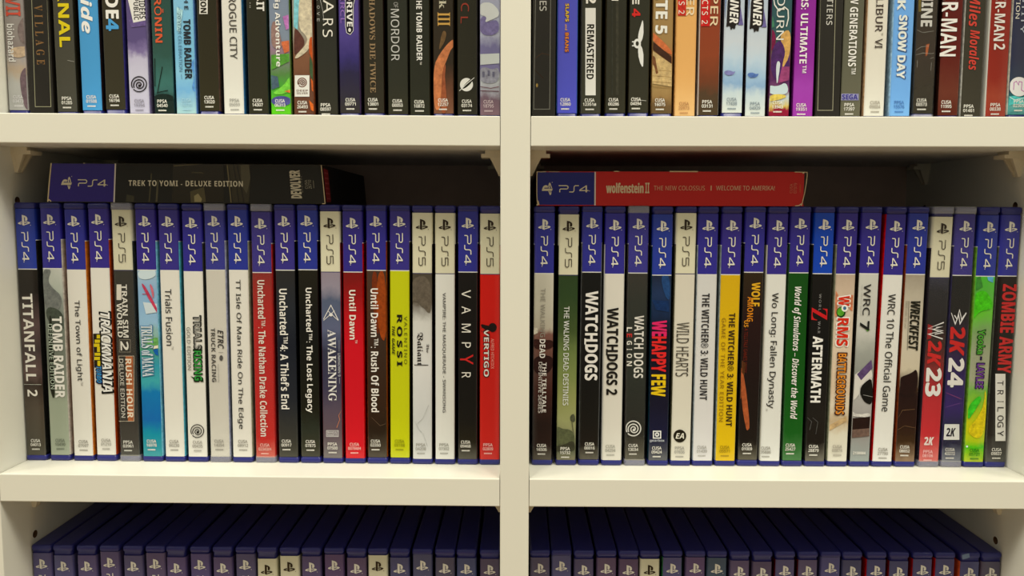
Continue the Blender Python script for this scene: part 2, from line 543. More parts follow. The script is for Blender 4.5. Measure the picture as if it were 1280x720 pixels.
BAND4 = [(60, 55, 138), (54, 62, 144), (64, 54, 132), (58, 58, 140), (66, 58, 130), (52, 66, 148), (62, 54, 132)]
def sleeve(cs, parent, seed):
    w, e = cs['w'], cs['e']
    top, bot = max(3.75, e - 4.0), min(H - 3.7, e - 4.0 + 162.9)
    vb = e + 34.8
    vs = e + 16.0 if cs['k'] != 'bare' else top - .5
    rows = sorted(r for r in {top, vs, vs + .5, vb, vb + .55, bot} if r >= top)
    pts = outline(w, .2, 131)
    n = len(pts)
    ps5 = cs['p'] == 5
    rng = random.Random(seed)
    band = cs['bc'] if isinstance(cs['bc'], tuple) else ((222, 214, 178) if ps5 else (38, 72, 170) if cs['bc'] == 'b' else rng.choice(BAND4))  # bottom-row bands: same print, greyed and lightened to paint in soft light
    line = (66, 62, 96) if ps5 else (228, 222, 206)
    body = cs['b']
    mb = artwork(body, seed) if isinstance(body, list) else ink(body)
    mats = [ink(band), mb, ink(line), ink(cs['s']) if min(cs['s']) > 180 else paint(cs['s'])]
    v, f, fm, sm, uvs = [], [], [], [], []
    for r in rows:
        v += [(x, y, H - r) for x, y in pts]
    for k in range(len(rows) - 1):
        m = (rows[k] + rows[k + 1]) / 2
        for i in range(n - 1):
            side = i < 4 or i > n - 6
            if side: s = 0 if m < vs else 2 if m < vs + .5 else 3
            else: s = 0 if m < vb else 2 if m < vb + .55 else 1
            f.append((k * n + i, k * n + i + 1, (k + 1) * n + i + 1, (k + 1) * n + i))
            fm.append(s); sm.append(0 < i < n - 2)
            for q, kk in ((i, k), (i + 1, k), (i + 1, k + 1), (i, k + 1)):
                uvs.append((pts[q][0] / w, (rows[kk] - vb) / (bot - vb)))
    me = mesh_from('printed_sleeve', v, f, mats, fm, sm)
    uv = me.uv_layers.new(name='spine')
    for i, c in enumerate(uvs):
        uv.data[i].uv = c
    o = link('printed_sleeve', me, parent)
    em = link('platform_emblem', emblem_mesh(cs['p'], w, (58, 48, 40) if ps5 else (230, 222, 200)), o)
    em.location = (0, 0, (H - e) * S)
    cover = 0
    if cs['i']:
        clip = (.7, w - .7, vb + .55, bot)
        art, let = Marks(seed, isinstance(body, list)), Marks()
        let.lay = 3
        for it in cs['i']:
            if it[0] == 't':
                let.lay = max(let.lay, art.lay + 1); let.item(it, clip)
            else:
                art.lay = max(art.lay, let.lay - 3); art.item(it, clip)
        art.build('spine_picture', o, SPINE)
        let.build('title_lettering', o, SPINE)
        cover = art.lay
    if cs['c']:
        pre, num, u, vv = cs['c']
        mk = Marks()
        mk.lay = cover
        col = cs['cc']
        if pre:
            mk.text(pre, 'r', 'h', (u - 3.1, u + 3.1, vv, vv + 2.2), col, .03, 1)
            hw = 3.4 if len(num) < 6 else 4.2
            mk.text(num, 'r', 'h', (u - hw, u + hw, vv + 2.7, vv + 4.8), col, .03, 1)
            x = u - 2.6
            while x < u + 2.5:                   # a line of print too small to read
                d = rng.uniform(.25, .5)
                mk.poly([(x, vv + 6.4), (x + d, vv + 6.4), (x + d, vv + 7.3), (x, vv + 7.3)], col, (0, w, 0, H)); mk.lay = cover + 1
                x += d + .14
        else:
            mk.text(num, 'b', 'h', (u - 4.1, u + 4.1, vv, vv + 1.9), col, .0, 1)
        mk.build('catalogue_code', o, SPINE)
    return o

def wrap_mesh(w):
    pts = outline(w, -.05, 135.05)
    n = len(pts)
    zs = [.0, 4.6, H - 4.4, H + .12]
    v, f, fm = [], [], []
    for z in zs:
        v += [(x, y - (.22 if y < 3 else 0), z) for x, y in pts]
    for k in range(3):
        for i in range(n):
            j = (i + 1) % n
            f.append((k * n + i, k * n + j, (k + 1) * n + j, (k + 1) * n + i)); fm.append(0 if k == 1 else 1)
    f.append(tuple(3 * n + i for i in range(n))); fm.append(1)
    return mesh_from('shrink_wrap', v, f, [M_FILM, M_SEAM], fm, [True] * len(f))
WRAPS = {}

ORD = 'first second third fourth fifth sixth seventh eighth ninth tenth eleventh'.split()
SHELF = {'T': 'top shelf', 'M': 'middle shelf', 'B': 'lowest shelf'}
GROUP = {r + b: 'game cases on the %s of the %s bay' % (SHELF[r], n) for r in 'TMB' for b, n in (('L', 'left'), ('R', 'right'))}

def label_for(cs):
    r, n = cs['r'], cs['n']
    if r[0] == 'B':
        tone = 'white topped' if cs['p'] == 5 else 'blue topped'
        if n <= 11: where = ORD[n - 1] + (' from the left side panel' if r == 'BL' else ' right of the centre divider')
        else: where = ORD[21 - n] + (' left of the centre divider' if r == 'BL' else ' from the right side panel')
        return '%s game case, %s on the lowest shelf' % (tone, where)
    t = cs['d'].replace('spine', 'game case', 1)
    if len(t.split()) <= 13:
        t += ', ' + SHELF[r[0]]
    return t

def slipcase(cs, root):
    w = cs['w']
    bm = bmesh.new()
    box_bm(bm, 0, w, 0, 134, 0, H)
    m = plain('black_card', (0.012, 0.010, 0.008), 0.35, bump=0.1, scale=1500)
    b = bm_obj('slipcase_shell', bm, m, root, .45)
    if isinstance(cs['b'], tuple):
        art, let = Marks(), Marks()
        clip = (.5, w - .5, 1.5, H - 1.5)
        for it in cs['i']:
            (let if it[0] == 't' else art).item(it, clip)
        art.build('frame_line', b, SPINE)
        let.build('title_lettering', b, SPINE)

def game_case(cs, seed):
    root = tagged(empty('game_case', (cs['x'] * S, 27.5 * S, cs['z'] * S), cs['a']), label_for(cs), 'game case', GROUP[cs['r']])
    if cs['k'] == 'slip':
        slipcase(cs, root)
        return root
    w = cs['w']
    if w not in SHELLS: SHELLS[w] = shell_mesh(w)
    link('case_shell', SHELLS[w], root)
    sleeve(cs, root, seed)
    if cs['f']:
        if w not in WRAPS: WRAPS[w] = wrap_mesh(w)
        link('shrink_wrap', WRAPS[w], root)
    if cs['r'] == 'BR' and cs['n'] == 20:        # a torn scrap of wrap left on the front of the rim
        v = [(.9, -.12, H - 1.6), (2.6, -.25, H - .9), (5.6, -.1, H - .3), (6.1, -.2, H - 3.0), (4.0, -.3, H - 3.8), (1.4, -.1, H - 4.6)]
        sc = link('wrap_scrap', mesh_from('wrap_scrap', v, [tuple(range(6))], [plain('torn_film', (.16, .24, .42), .25)]), root)
        sc['label'] = 'pale torn scrap of wrapping film'
    return root

# ------------------------------------------------------------------ boxes lying on the middle row
def lying_box(b, k):
    root = tagged(empty('slipcase_box', (b['x'] * S, b['y'] * S, b['z'] * S), b['a']), b['ds'], 'game box')
    L, h, d = b['L'], b['h'], b['d']
    t0, t1 = b['t0'], b['t1']
    xx = lambda x, z: x + (t0 + (t1 - t0) * x / L) * z / h
    mb = ink(b['b'], .55, 'printed_card')
    bm = bmesh.new()
    if k == 0:
        vs = box_bm(bm, 0, L, 0, d, 0, h)
    else:                                         # card tube open at both ends
        box_bm(bm, 0.6, L - 1.8, 0, .7, 0, h); box_bm(bm, 0.4, L - 1.0, d - .7, d, 0, h)
        box_bm(bm, 0.4, L - 1.0, .7, d - .7, 0, .7); box_bm(bm, 0.4, L - 1.0, .7, d - .7, h - .7, h)
    for v in bm.verts:
        v.co.x = xx(v.co.x / S, v.co.z / S) * S
    card = bm_obj('card_sleeve' if k else 'carton', bm, mb, root, .35 if k == 0 else .12)
    if k:
        ib = bmesh.new()
        box_bm(ib, 3, L - 3.5, .9, d - .9, .9, h - .9)
        bm_obj('inner_tray', ib, plain('dark_tray', (0.02, 0.02, 0.03), .5), root, .4)
    P = lambda u, v, dd: (xx(v, u), -dd, u)
    big = (-5, 60, -5, 400)
    vb = 42.6 if k == 0 else 37.2
    band = Marks()
    band.poly([(.5, .7 if k else .5), (h - .5, .7 if k else .5), (h - .5, vb), (.5, vb)], b['bc'], big)
    band.poly([(.2, vb), (h - .2, vb), (h - .2, vb + .9), (.2, vb + .9)], (222, 210, 196), big)
    bo = band.build('platform_band', card, P)
    em = Marks(); em.lay = 4
    emblem_marks(em, 4, h / 2 - .2, 8.0 if k == 0 else 3.6, (226, 212, 176))
    em.build('platform_emblem', bo, P)
    art, let = Marks(), Marks(); let.lay = 6
    for it in b['i']:
        if it[0] == 't':
            let.lay = max(let.lay, art.lay + 1); let.item(it, big)
        else: art.item(it, (.3, h - .3, vb + 1, L - .5))
    art.build('spine_picture', card, P)
    let.build('title_lettering', card, P)
    # worn pale card along the edges
    we = Marks(); we.lay = 14
    rng = random.Random(k)
    wear = []
    if k == 0:
        wear += [([(0.2, .2), (h * .5, .25), (h - .2, .5)], .8), ([(.5, .1), (1.6, .9), (.4, 2.4)], .7), ([(h - .3, L - .4), (h * .5, L - .3), (.3, L - .35)], .55), ([(.3, L - 2.2), (.35, L - .4)], .5), ([(h - .2, 22), (h - .25, 22.9)], .6)]
    else:
        wear += [([(.1, .4), (1.2, .9), (3.5, .6), (8, .35), (14, .4), (h - 2, .5), (h - .3, .7)], .55), ([(.3, .2), (.8, 1.6), (2.6, 1.2), (3.5, .4)], .8), ([(h - .2, .3), (h - .35, 3), (h - .2, 6.5)], .45), ([(h - .2, 8), (h - .25, 15)], .25),
                 ([(h + .05, 49.5), (h + .05, 53)], .5), ([(h + .05, 85), (h + .05, 103)], .7), ([(h - .1, L - 8.2), (h - .2, L - 5), (h - .25, L - 2), (h - .3, L - .3), (h - 2, L - .1), (h * .7, L - .4), (h * .4, L - 1.2), (1.6, L - 2.6), (.3, L - 3.0)], .5),
                 ([(.2, L - 7), (.4, L - 4.5), (1.4, L - 3.3), (.3, L - 3.0)], .55), ([(h - 1.0, L - 3), (h - .4, L - 2)], .8)]
    for pts, w in wear:
        we.stroke(pts, w, (214, 192, 146), big)
    we.build('worn_edge', card, P)
    if k == 0:                                    # red sticker on the right end
        st = Marks()
        v, f = [], []
        for y0, y1 in ((2.5, 15),):
            for y, z in ((y0, 1.2), (y1, 1.6), (y1, h - 2.6), (y0, h - 2.2)):
                v.append((xx(L, z) + .06, y, z))
            f.append((0, 1, 2, 3))
        so = link('end_sticker', mesh_from('end_sticker', v, f, [ink((150, 40, 46), .4)]), card)
        so['label'] = 'red sticker on the end flap'
        v, f = [], []
        for c in range(3):
            for r in range(6):
                y, z = 4.2 + c * 3.4, 3.2 + r * 3.3
                n = len(v)
                v += [(xx(L, z) + .12, yy, zz) for yy, zz in ((y, z), (y + 2.2, z), (y + 2.2, z + 1.0), (y, z + 1.0))]
                f.append((n, n + 1, n + 2, n + 3))
        link('sticker_print', mesh_from('sticker_print', v, f, [ink((206, 110, 104), .4)]), so)
    return root

# ------------------------------------------------------------------ the contents of the shelves (millimetres)
CASES=[
{'r': 'TL','n': 1,'x': -324.27,'z': 225.44,'a': 0,'w': 13.8,'p': 4,'e': 6.41,'c': ('CUSA','03473',7.24,155.91),'cc': (220,214,204),'b': [(0,(150,140,134)),(0.6,(150,140,130)),(0.68,(140,126,118)),(0.74,(170,160,150)),(0.8,(186,164,136)),(0.86,(184,180,168)),(1,(178,174,164))],'s': (140,130,120),'i': [('p',(128,112,106),[(15.99,105.23),(15.49,124.76),(10.3,122.7),(8.62,114.47),(12.13,108.3)]),('p',(196,170,138),[(3.74,126.31),(15.47,125.27),(15.38,130.95),(8.68,133.03),(3.69,130.96)]),('p',(112,92,96),[(15.43,138.2),(14.65,165.27),(11.26,164.76),(9.43,154.84),(8.92,144.43),(11.54,139.24)]),('t','EVII','b','d',[2.38,11.57,90.93,106.87],(206,82,62),0,1),('t','biohazard','b','d',[2.41,7.08,111.69,135.1],(226,220,206),0,1)],'d': 'pale grey spine with red and white lettering,against the left side panel','bc': None,'f': 0,'k': 'case'},
{'r': 'TL','n': 2,'x': -309.8,'z': 225.36,'a': 0,'w': 15.2,'p': 0,'e': 8,'c': None,'cc': (232,224,204),'b': (30,28,24),'s': (28,26,24),'i': [('t','VILLAGE','s','d',[5.8,11.09,100.04,136.88],(140,104,66),0,1.9),('s',(165,160,125),0.35,[(5.12,66.5),(3.48,163.1),(13.52,163.09),(16.67,66.51)])],'d': 'black slipcase with pale frame line and spaced bronze capitals','bc': None,'f': 0,'k': 'slip'},
{'r': 'TL','n': 3,'x': -293.16,'z': 225.28,'a': 0,'w': 13.8,'p': 5,'e': 7.21,'c': ('PPSA','01285',7.21,156.71),'cc': (232,224,204),'b': [(0,(70,68,58)),(0.8,(78,75,64)),(1,(76,74,64))],'s': (50,48,42),'i': [('t','ETERNAL','b','d',[4.35,11.31,66.43,125.93],(224,200,40),0.02,1),('s',(190,186,170),0.2,[(8.85,134.08),(15.92,134.91)])],'d': 'dark olive grey spine with bold yellow capitals','bc': None,'f': 0,'k': 'case'},
{'r': 'TL','n': 4,'x': -277.1,'z': 225.2,'a': 0,'w': 13.8,'p': 4,'e': 6.21,'c': ('CUSA','01508',6.9,155.71),'cc': (232,224,204),'b': (78,152,198),'s': (50,44,42),'i': [('t','slide','bi','d',[2.72,9.89,84.58,117.29],(238,234,220),0.02,1)],'d': 'sky blue spine with slanted white lettering','bc': None,'f': 0,'k': 'case'},
{'r': 'TL','n': 5,'x': -262.08,'z': 225.12,'a': 0,'w': 13.8,'p': 4,'e': 5.62,'c': ('CUSA','16194',6.57,155.12),'cc': (232,224,204),'b': [(0,(58,54,44)),(1,(62,58,46))],'s': (60,56,110),'i': [('t','RIDE','b','d',[3.38,11.6,80.44,108.27],(236,230,214),0.02,1),('t','4','b','d',[3.24,11.27,108.27,115.76],(80,158,206),0.02,1)],'d': 'black spine with white letters and a blue numeral,right of the sky blue one','bc': None,'f': 0,'k': 'case'},
{'r': 'TL','n': 6,'x': -246.76,'z': 225.04,'a': 0,'w': 13.8,'p': 4,'e': 8.52,'c': ('CUSA','19394',7.13,158.02),'cc': (150,144,150),'b': [(0,(90,76,116)),(0.63,(96,82,122)),(0.68,(128,112,150)),(0.72,(190,182,196)),(0.8,(198,192,202)),(1,(194,188,200))],'s': (120,110,140),'i': [('p',(106,88,134),[(2.41,108.91),(16.87,106.34),(17.18,111.98),(3.92,113.52)]),('p',(228,222,208),[(1.27,90.53),(11.67,88.49),(14.13,108.9),(5.3,110.55)]),('t','RIDERS','b','d',[9.26,13.27,94.6,108.09],(54,50,50),0,1),('t','PUBLIC','b','d',[5.85,9.01,95.62,108.91],(54,50,50),0,1),('s',(48,44,46),0.7,[(3.15,150.98),(2.78,150.08),(2.61,149.13),(2.65,148.15),(2.9,147.19),(3.34,146.29),(3.96,145.5),(4.73,144.84),(5.62,144.35),(6.59,144.05),(7.59,143.95),(8.58,144.05),(9.52,144.35),(10.37,144.84),(11.09,145.49),(11.65,146.28),(12.02,147.18),(12.19,148.14),(12.15,149.12),(11.91,150.08),(11.46,150.97),(10.84,151.77),(10.07,152.42),(9.18,152.92),(8.21,153.22),(7.21,153.32),(6.22,153.22),(5.28,152.92),(4.43,152.43),(3.71,151.77)]),('s',(48,44,46),0.7,[(4.23,150.89),(3.91,149.52),(4.14,148.15),(4.86,146.99),(5.93,146.18),(7.18,145.83),(8.41,145.95),(9.45,146.5),(10.16,147.38),(10.46,148.42),(10.33,149.47),(9.82,150.38),(9.04,151.02),(8.12,151.32),(7.21,151.27),(6.44,150.89),(5.9,150.28),(5.67,149.55),(5.74,148.81),(6.07,148.18),(6.59,147.74),(7.19,147.54),(7.78,147.57),(8.27,147.8),(8.59,148.18),(8.72,148.62),(8.67,149.04),(8.47,149.38)]),('p',(48,44,46),[(8.71,149.57),(8.56,150.04),(8.19,150.38),(7.71,150.51),(7.23,150.38),(6.9,150.04),(6.79,149.57),(6.93,149.1),(7.3,148.76),(7.78,148.63),(8.26,148.76),(8.6,149.1)])],'d': 'lilac spine with a dark swirl mark and a tilted white ticket','bc': None,'f': 0,'k': 'case'},
{'r': 'TL','n': 7,'x': -230.93,'z': 224.96,'a': 0,'w': 13.8,'p': 5,'e': 8.63,'c': ('PPSA','04540',5.96,158.13),'cc': (232,224,204),'b': [(0,(48,70,62)),(0.7,(56,86,76)),(0.84,(66,110,100)),(0.89,(64,104,96)),(0.93,(40,54,50)),(1,(40,48,44))],'s': (40,56,52),'i': [('t','RŌNIN','b','d',[3.05,8.75,95.13,122.79],(214,92,58),0.01,1),('s',(32,46,42),0.5,[(6.83,137.65),(3.02,154.26)]),('s',(32,46,42),0.5,[(2.15,132.48),(1.69,150.1)]),('s',(32,46,42),0.5,[(2.93,153.74),(9.9,152.38)]),('p',(36,50,46),[(1.28,155.31),(7.17,154.26),(13.5,155.81),(13.4,158.42),(1.16,158.43)])],'d': 'dark teal spine with orange red capitals','bc': None,'f': 0,'k': 'case'},
{'r': 'TL','n': 8,'x': -216.8,'z': 224.89,'a': 0,'w': 13.8,'p': 4,'e': 7.84,'c': ('CUSA','10710',7.33,157.34),'cc': (170,206,210),'b': [(0,(150,196,214)),(0.7,(126,188,214)),(0.8,(140,196,214)),(0.88,(120,176,210)),(1,(170,206,200))],'s': (90,130,190),'i': [('p',(96,150,206),[(10.38,135.49),(15.63,130.33),(15.27,154.16),(10.66,152.09),(13.06,143.78)]),('p',(170,212,216),[(3.14,100.56),(7.07,102.6),(4.46,116.95),(2.63,114.9)]),('t','TOMB RAIDER','b','d',[6.87,11.52,108.33,145.23],(48,50,56),0.02,1),('t','20 YEAR CELEBRATION','r','d',[3.42,5.53,104.45,140.67],(80,110,130),0,1),('t','THE','b','d',[7.92,10.45,90.37,102.4],(60,66,74),0,1.4),('s',(90,120,140),0.25,[(4.62,100.56),(4.76,102.4)]),('s',(90,120,140),0.25,[(4.63,142.33),(4.74,145.24)])],'d': 'icy blue spine with bold black capitals','bc': None,'f': 0,'k': 'case'},
{'r': 'TL','n': 9,'x': -202.02,'z': 224.81,'a': 0,'w': 13.8,'p': 4,'e': 6.14,'c': ('CUSA','13020',7.15,155.64),'cc': (232,224,204),'b': [(0,(48,45,34)),(1,(58,54,42))],'s': (90,70,56),'i': [('p',(224,218,200),[(3.01,90.29),(8.27,90.29),(7.79,104.98),(2.53,104.98)]),('t','ION','b','d',[3.33,7.12,95.38,104.37],(48,45,38),0.03,1)],'d': 'black spine with a small white block near the top edge','bc': None,'f': 0,'k': 'case'},
{'r': 'TL','n': 10,'x': -186.31,'z': 224.73,'a': 0,'w': 13.8,'p': 5,'e': 7.79,'c': ('PPSA','05059',7.46,157.29),'cc': (170,165,152),'b': (226,220,202),'s': (60,110,150),'i': [('t','ROGUE CITY','r','d',[5.53,10.17,94.28,132.63],(80,76,70),0.012,1)],'d': 'white spine with thin grey capitals','bc': None,'f': 0,'k': 'case'},
{'r': 'TL','n': 11,'x': -170.62,'z': 224.65,'a': 0,'w': 13.8,'p': 4,'e': 7.8,'c': ('CUSA','14307',6.55,157.3),'cc': (232,224,204),'b': [(0,(50,48,40)),(1,(56,54,44))],'s': (44,52,52),'i': [('t','IT','b','d',[7.41,12.24,97.28,103],(228,222,206),0.02,1),('t','SPL','b','d',[7.68,12.5,83.28,96.76],(228,222,206),0.02,1),('p',(150,146,130),[(3.05,97.8),(3.73,97.8),(3.71,98.45),(3.04,98.45)]),('p',(150,146,130),[(3.01,99.36),(3.68,99.36),(3.66,100.01),(2.99,100.01)]),('p',(150,146,130),[(2.98,100.4),(3.65,100.4),(3.64,101.05),(2.97,101.05)])],'d': 'black spine with bold white capitals cut off,left of the meadow picture','bc': None,'f': 0,'k': 'case'},
{'r': 'TL','n': 12,'x': -156.31,'z': 224.58,'a': 0,'w': 13.8,'p': 4,'e': 7.96,'c': ('CUSA','06313',6.52,157.46),'cc': (232,224,204),'b': [(0,(120,130,150)),(0.62,(130,140,150)),(0.68,(150,120,130)),(0.74,(120,130,110)),(0.8,(90,130,70)),(0.86,(80,160,60)),(1,(100,200,40))],'s': (90,120,60),'i': [('p',(190,120,180),[(9.42,106.36),(15.57,104.32),(15.38,112.5),(11.33,114.55)]),('p',(206,110,70),[(8,121.74),(14.88,120.71),(14.74,126.88),(9.94,128.95)]),('p',(150,120,110),[(1.95,110.46),(5.16,108.41),(9.03,122.77),(6.82,126.89),(1.59,124.83)]),('p',(90,150,60),[(1.68,129.98),(15.01,128.94),(14.92,133.07),(1.45,139.28)]),('p',(80,100,110),[(1.16,142.39),(5.37,143.42),(6.28,149.64),(1.14,151.72)]),('p',(120,200,70),[(1.09,153.8),(8.4,149.64),(14.73,141.34),(14.5,151.71),(7.22,154.83)]),('p',(214,120,60),[(9.39,152.54),(14.2,151.19),(14.14,153.79)]),('p',(86,84,140),[(13.71,158.57),(13.38,159.54),(12.45,160.41),(11.03,161.11),(9.24,161.55),(7.26,161.71),(5.3,161.56),(3.53,161.12),(2.14,160.43),(1.25,159.55),(0.97,158.59),(1.3,157.62),(2.23,156.75),(3.65,156.06),(5.44,155.61),(7.41,155.46),(9.38,155.61),(11.14,156.05),(12.54,156.74),(13.42,157.61)]),('t','Big Adventure','b','d',[3.75,7.96,92.09,137.21],(236,230,214),0,1)],'d': 'green meadow picture spine with rounded white lettering','bc': None,'f': 0,'k': 'case'},
{'r': 'TL','n': 13,'x': -141.66,'z': 224.51,'a': 0,'w': 13.8,'p': 4,'e': 8.87,'c': ('CUSA','26493',6.11,158.37),'cc': (232,224,204),'b': [(0,(150,170,160)),(0.6,(160,150,130)),(0.7,(130,90,66)),(0.85,(110,74,56)),(1,(100,66,52))],'s': (120,70,50),'i': [('p',(130,196,200),[(2.28,89.98),(5.85,89.98),(4.05,114.48),(1.57,112.43)]),('p',(206,192,160),[(5.85,89.98),(14.55,89.98),(13.45,118.57),(11.17,126.8),(3.67,131.96),(1.77,131.96),(2.66,129.9),(9.12,123.72),(10.29,118.58),(4.07,113.45)]),('p',(96,62,54),[(1.76,113.45),(4.06,113.96),(9.67,122.69),(2.67,129.38),(1.39,129.9)]),('p',(190,84,42),[(11.13,118.78),(14.5,118.78),(14.51,139.18),(12.16,129.89),(10.92,128.86)]),('p',(70,90,60),[(11.34,128.86),(13.6,137.11),(14.45,147.47),(11.87,144.36),(10.92,139.18)]),('p',(206,96,46),[(11.87,144.36),(14.54,148.5),(14.63,154.73),(12.25,151.62)]),('p',(206,100,46),[(10.32,157.86),(14.48,162.02),(14.41,165.78),(11.47,164.11)]),('p',(228,222,206),[(1.64,142.5),(10.95,142.49),(10.68,155.78),(1.34,155.79)]),('s',(110,74,60),0.7,[(3.79,148.31),(3.56,147.79),(3.46,147.24),(3.47,146.68),(3.6,146.12),(3.85,145.61),(4.19,145.15),(4.63,144.78),(5.13,144.49),(5.69,144.32),(6.26,144.26),(6.83,144.32),(7.37,144.49),(7.87,144.77),(8.29,145.15),(8.62,145.6),(8.84,146.12),(8.95,146.67),(8.94,147.23),(8.8,147.79),(8.56,148.3),(8.21,148.76),(7.77,149.14),(7.27,149.42),(6.72,149.59),(6.14,149.65),(5.57,149.59),(5.03,149.42),(4.54,149.14),(4.12,148.76)]),('s',(110,74,60),0.7,[(4.4,148.25),(4.21,147.46),(4.33,146.68),(4.73,146.01),(5.33,145.55),(6.05,145.34),(6.75,145.42),(7.36,145.73),(7.77,146.23),(7.95,146.83),(7.89,147.44),(7.61,147.96),(7.17,148.33),(6.65,148.5),(6.12,148.47),(5.67,148.26),(5.36,147.91),(5.22,147.48),(5.25,147.06),(5.43,146.7),(5.73,146.44),(6.07,146.33),(6.41,146.34),(6.69,146.48),(6.88,146.7),(6.96,146.95),(6.93,147.19),(6.82,147.38)]),('p',(110,74,60),[(6.96,147.49),(6.88,147.76),(6.68,147.96),(6.4,148.03),(6.13,147.96),(5.93,147.76),(5.86,147.49),(5.94,147.23),(6.15,147.03),(6.42,146.95),(6.7,147.03),(6.89,147.22)]),('t','DEEP','b','h',[2.59,9.8,151.42,152.67],(120,96,80),0,1),('t','SILVER','b','h',[2.56,9.77,153.08,154.33],(120,96,80),0,1)],'d': 'brown and cream samurai garment picture spine with a white square mark','bc': None,'f': 0,'k': 'case'},
{'r': 'TL','n': 14,'x': -126.39,'z': 224.43,'a': 0,'w': 13.8,'p': 5,'e': 10.27,'c': ('PPSA','08597',5.59,159.77),'cc': (232,224,204),'b': [(0,(50,48,42)),(0.7,(54,54,48)),(1,(58,56,48))],'s': (44,44,42),'i': [('t','A','r','d',[5.28,11.79,95.8,104.16],(232,224,204),0,1),('t','R','r','d',[4.88,11.2,107.43,111.93],(232,224,204),0,1),('t','S','r','d',[4.55,10.86,114.18,118.7],(232,224,204),0,1),('t','ST','r','d',[5.5,11.99,83.81,92.95],(232,224,204),0,1),('t','L','r','d',[1.37,3.05,94.99,96.41],(180,176,164),0,1),('t','O','r','d',[1.28,2.96,99.47,101.3],(180,176,164),0,1),('t','V','r','d',[1.2,2.88,103.34,105.39],(180,176,164),0,1),('t','E','r','d',[1.13,2.81,107.43,109.07],(180,176,164),0,1),('s',(200,196,184),0.2,[(2.12,89.9),(4.82,102.12),(5.52,109.27)])],'d': 'black spine with thin widely spaced white capitals','bc': None,'f': 0,'k': 'case'},
{'r': 'TL','n': 15,'x': -112.32,'z': 224.36,'a': 0,'w': 13.8,'p': 4,'e': 6.93,'c': ('CUSA','09771',7.35,156.43),'cc': (232,224,204),'b': [(0,(96,74,130)),(0.6,(84,70,132)),(0.72,(62,54,106)),(0.8,(52,48,70)),(1,(60,56,54))],'s': (80,64,90),'i': [('p',(40,36,44),[(5.64,89.83),(12.56,89.83),(10.32,98.98),(9.85,115.33),(7.82,117.39),(5.73,116.36),(4.87,111.24)]),('s',(226,220,206),0.3,[(12.56,89.83),(10.11,98.98),(9.86,114.82),(7.83,117.18),(5.64,115.95),(4.87,111.24),(5.22,89.83)]),('t','DRIVE','b','d',[5.97,9.43,91.86,112.26],(236,230,216),0,1),('p',(226,220,206),[(8.4,114.31),(8.35,114.69),(8.23,115.03),(8.03,115.31),(7.8,115.48),(7.54,115.54),(7.28,115.48),(7.05,115.31),(6.86,115.03),(6.75,114.69),(6.71,114.31),(6.76,113.93),(6.89,113.59),(7.08,113.32),(7.31,113.14),(7.58,113.08),(7.83,113.14),(8.07,113.32),(8.25,113.59),(8.36,113.93)]),('t','CIRCL','r','d',[1.91,4.64,89.83,110.22],(150,110,180),0.02,1)],'d': 'spine fading from violet to black with a rounded badge','bc': None,'f': 0,'k': 'case'},
{'r': 'TL','n': 16,'x': -96.86,'z': 224.28,'a': 0,'w': 13.8,'p': 4,'e': 6.84,'c': ('CUSA','13801',6.14,156.34),'cc': (232,224,204),'b': [(0,(50,48,40)),(1,(56,52,44))],'s': (44,38,34),'i': [('t','SHADOWS DIE TWICE','s','d',[4.62,8.2,91.78,153.01],(150,124,90),0,1)],'d': 'black spine with gold brown serif capitals running down to the code','bc': None,'f': 0,'k': 'case'},
{'r': 'TL','n': 17,'x': -81.65,'z': 224.2,'a': 0,'w': 13.8,'p': 4,'e': 7.49,'c': ('CUSA','00053',6.54,156.99),'cc': (232,224,204),'b': [(0,(50,52,46)),(0.85,(54,54,46)),(1,(58,56,46))],'s': (48,46,42),'i': [('t','MORDOR','r','d',[2.94,8.2,101.27,133.05],(196,192,180),0,1),('t','OF','r','d',[4.83,7.55,97.19,100.45],(170,166,154),0,1),('t','SHADOW','r','d',[3.96,8.35,69.44,95.77],(196,192,180),0,1)],'d': 'black spine with thin silvery capitals','bc': None,'f': 0,'k': 'case'},
{'r': 'TL','n': 18,'x': -67.73,'z': 224.13,'a': 0,'w': 13.8,'p': 4,'e': 7.9,'c': ('CUSA','10872',6.49,157.4),'cc': (232,224,204),'b': [(0,(46,48,42)),(1,(52,52,44))],'s': (52,48,40),'i': [('t','OF THE TOMB RAIDER','b','d',[5.07,8.64,86.55,132.97],(236,230,214),0,1),('t','™','r','d',[7.18,8.24,133.58,135.44],(232,224,204),0,1)],'d': 'black spine with bold white capitals,left of the one with a raised arm','bc': None,'f': 0,'k': 'case'},
{'r': 'TL','n': 19,'x': -52.69,'z': 224.05,'a': 0,'w': 13.8,'p': 4,'e': 6.81,'c': ('CUSA','12257',6.6,156.31),'cc': (232,224,204),'b': [(0,(50,46,40)),(0.75,(58,50,42)),(0.9,(110,72,54)),(1,(130,88,66))],'s': (60,52,44),'i': [('p',(196,120,76),[(13.71,119.3),(14.11,123.2),(11.57,126.29),(9.44,131.43),(6.24,138.66),(5.66,149),(5.05,163.55),(0.81,163.56),(0.56,136.6),(4.19,129.38),(9.49,122.38)]),('p',(150,84,56),[(5.66,149),(6.46,138.66),(8.59,133.49),(7.69,143.82),(9.32,157.3),(8.75,165.63),(5.04,165.64)]),('p',(110,84,56),[(6.38,113.98),(9,115),(8.45,120.13),(4.73,126.29),(4.21,125.26)]),('t','III','s','d',[3.48,11.24,103.15,111.52],(206,158,80),0,1),('t','Dark','s','d',[4.42,8.81,80.4,100.91],(200,190,160),0,1)],'d': 'dark spine with an orange raised arm below a gold numeral','bc': None,'f': 0,'k': 'case'},
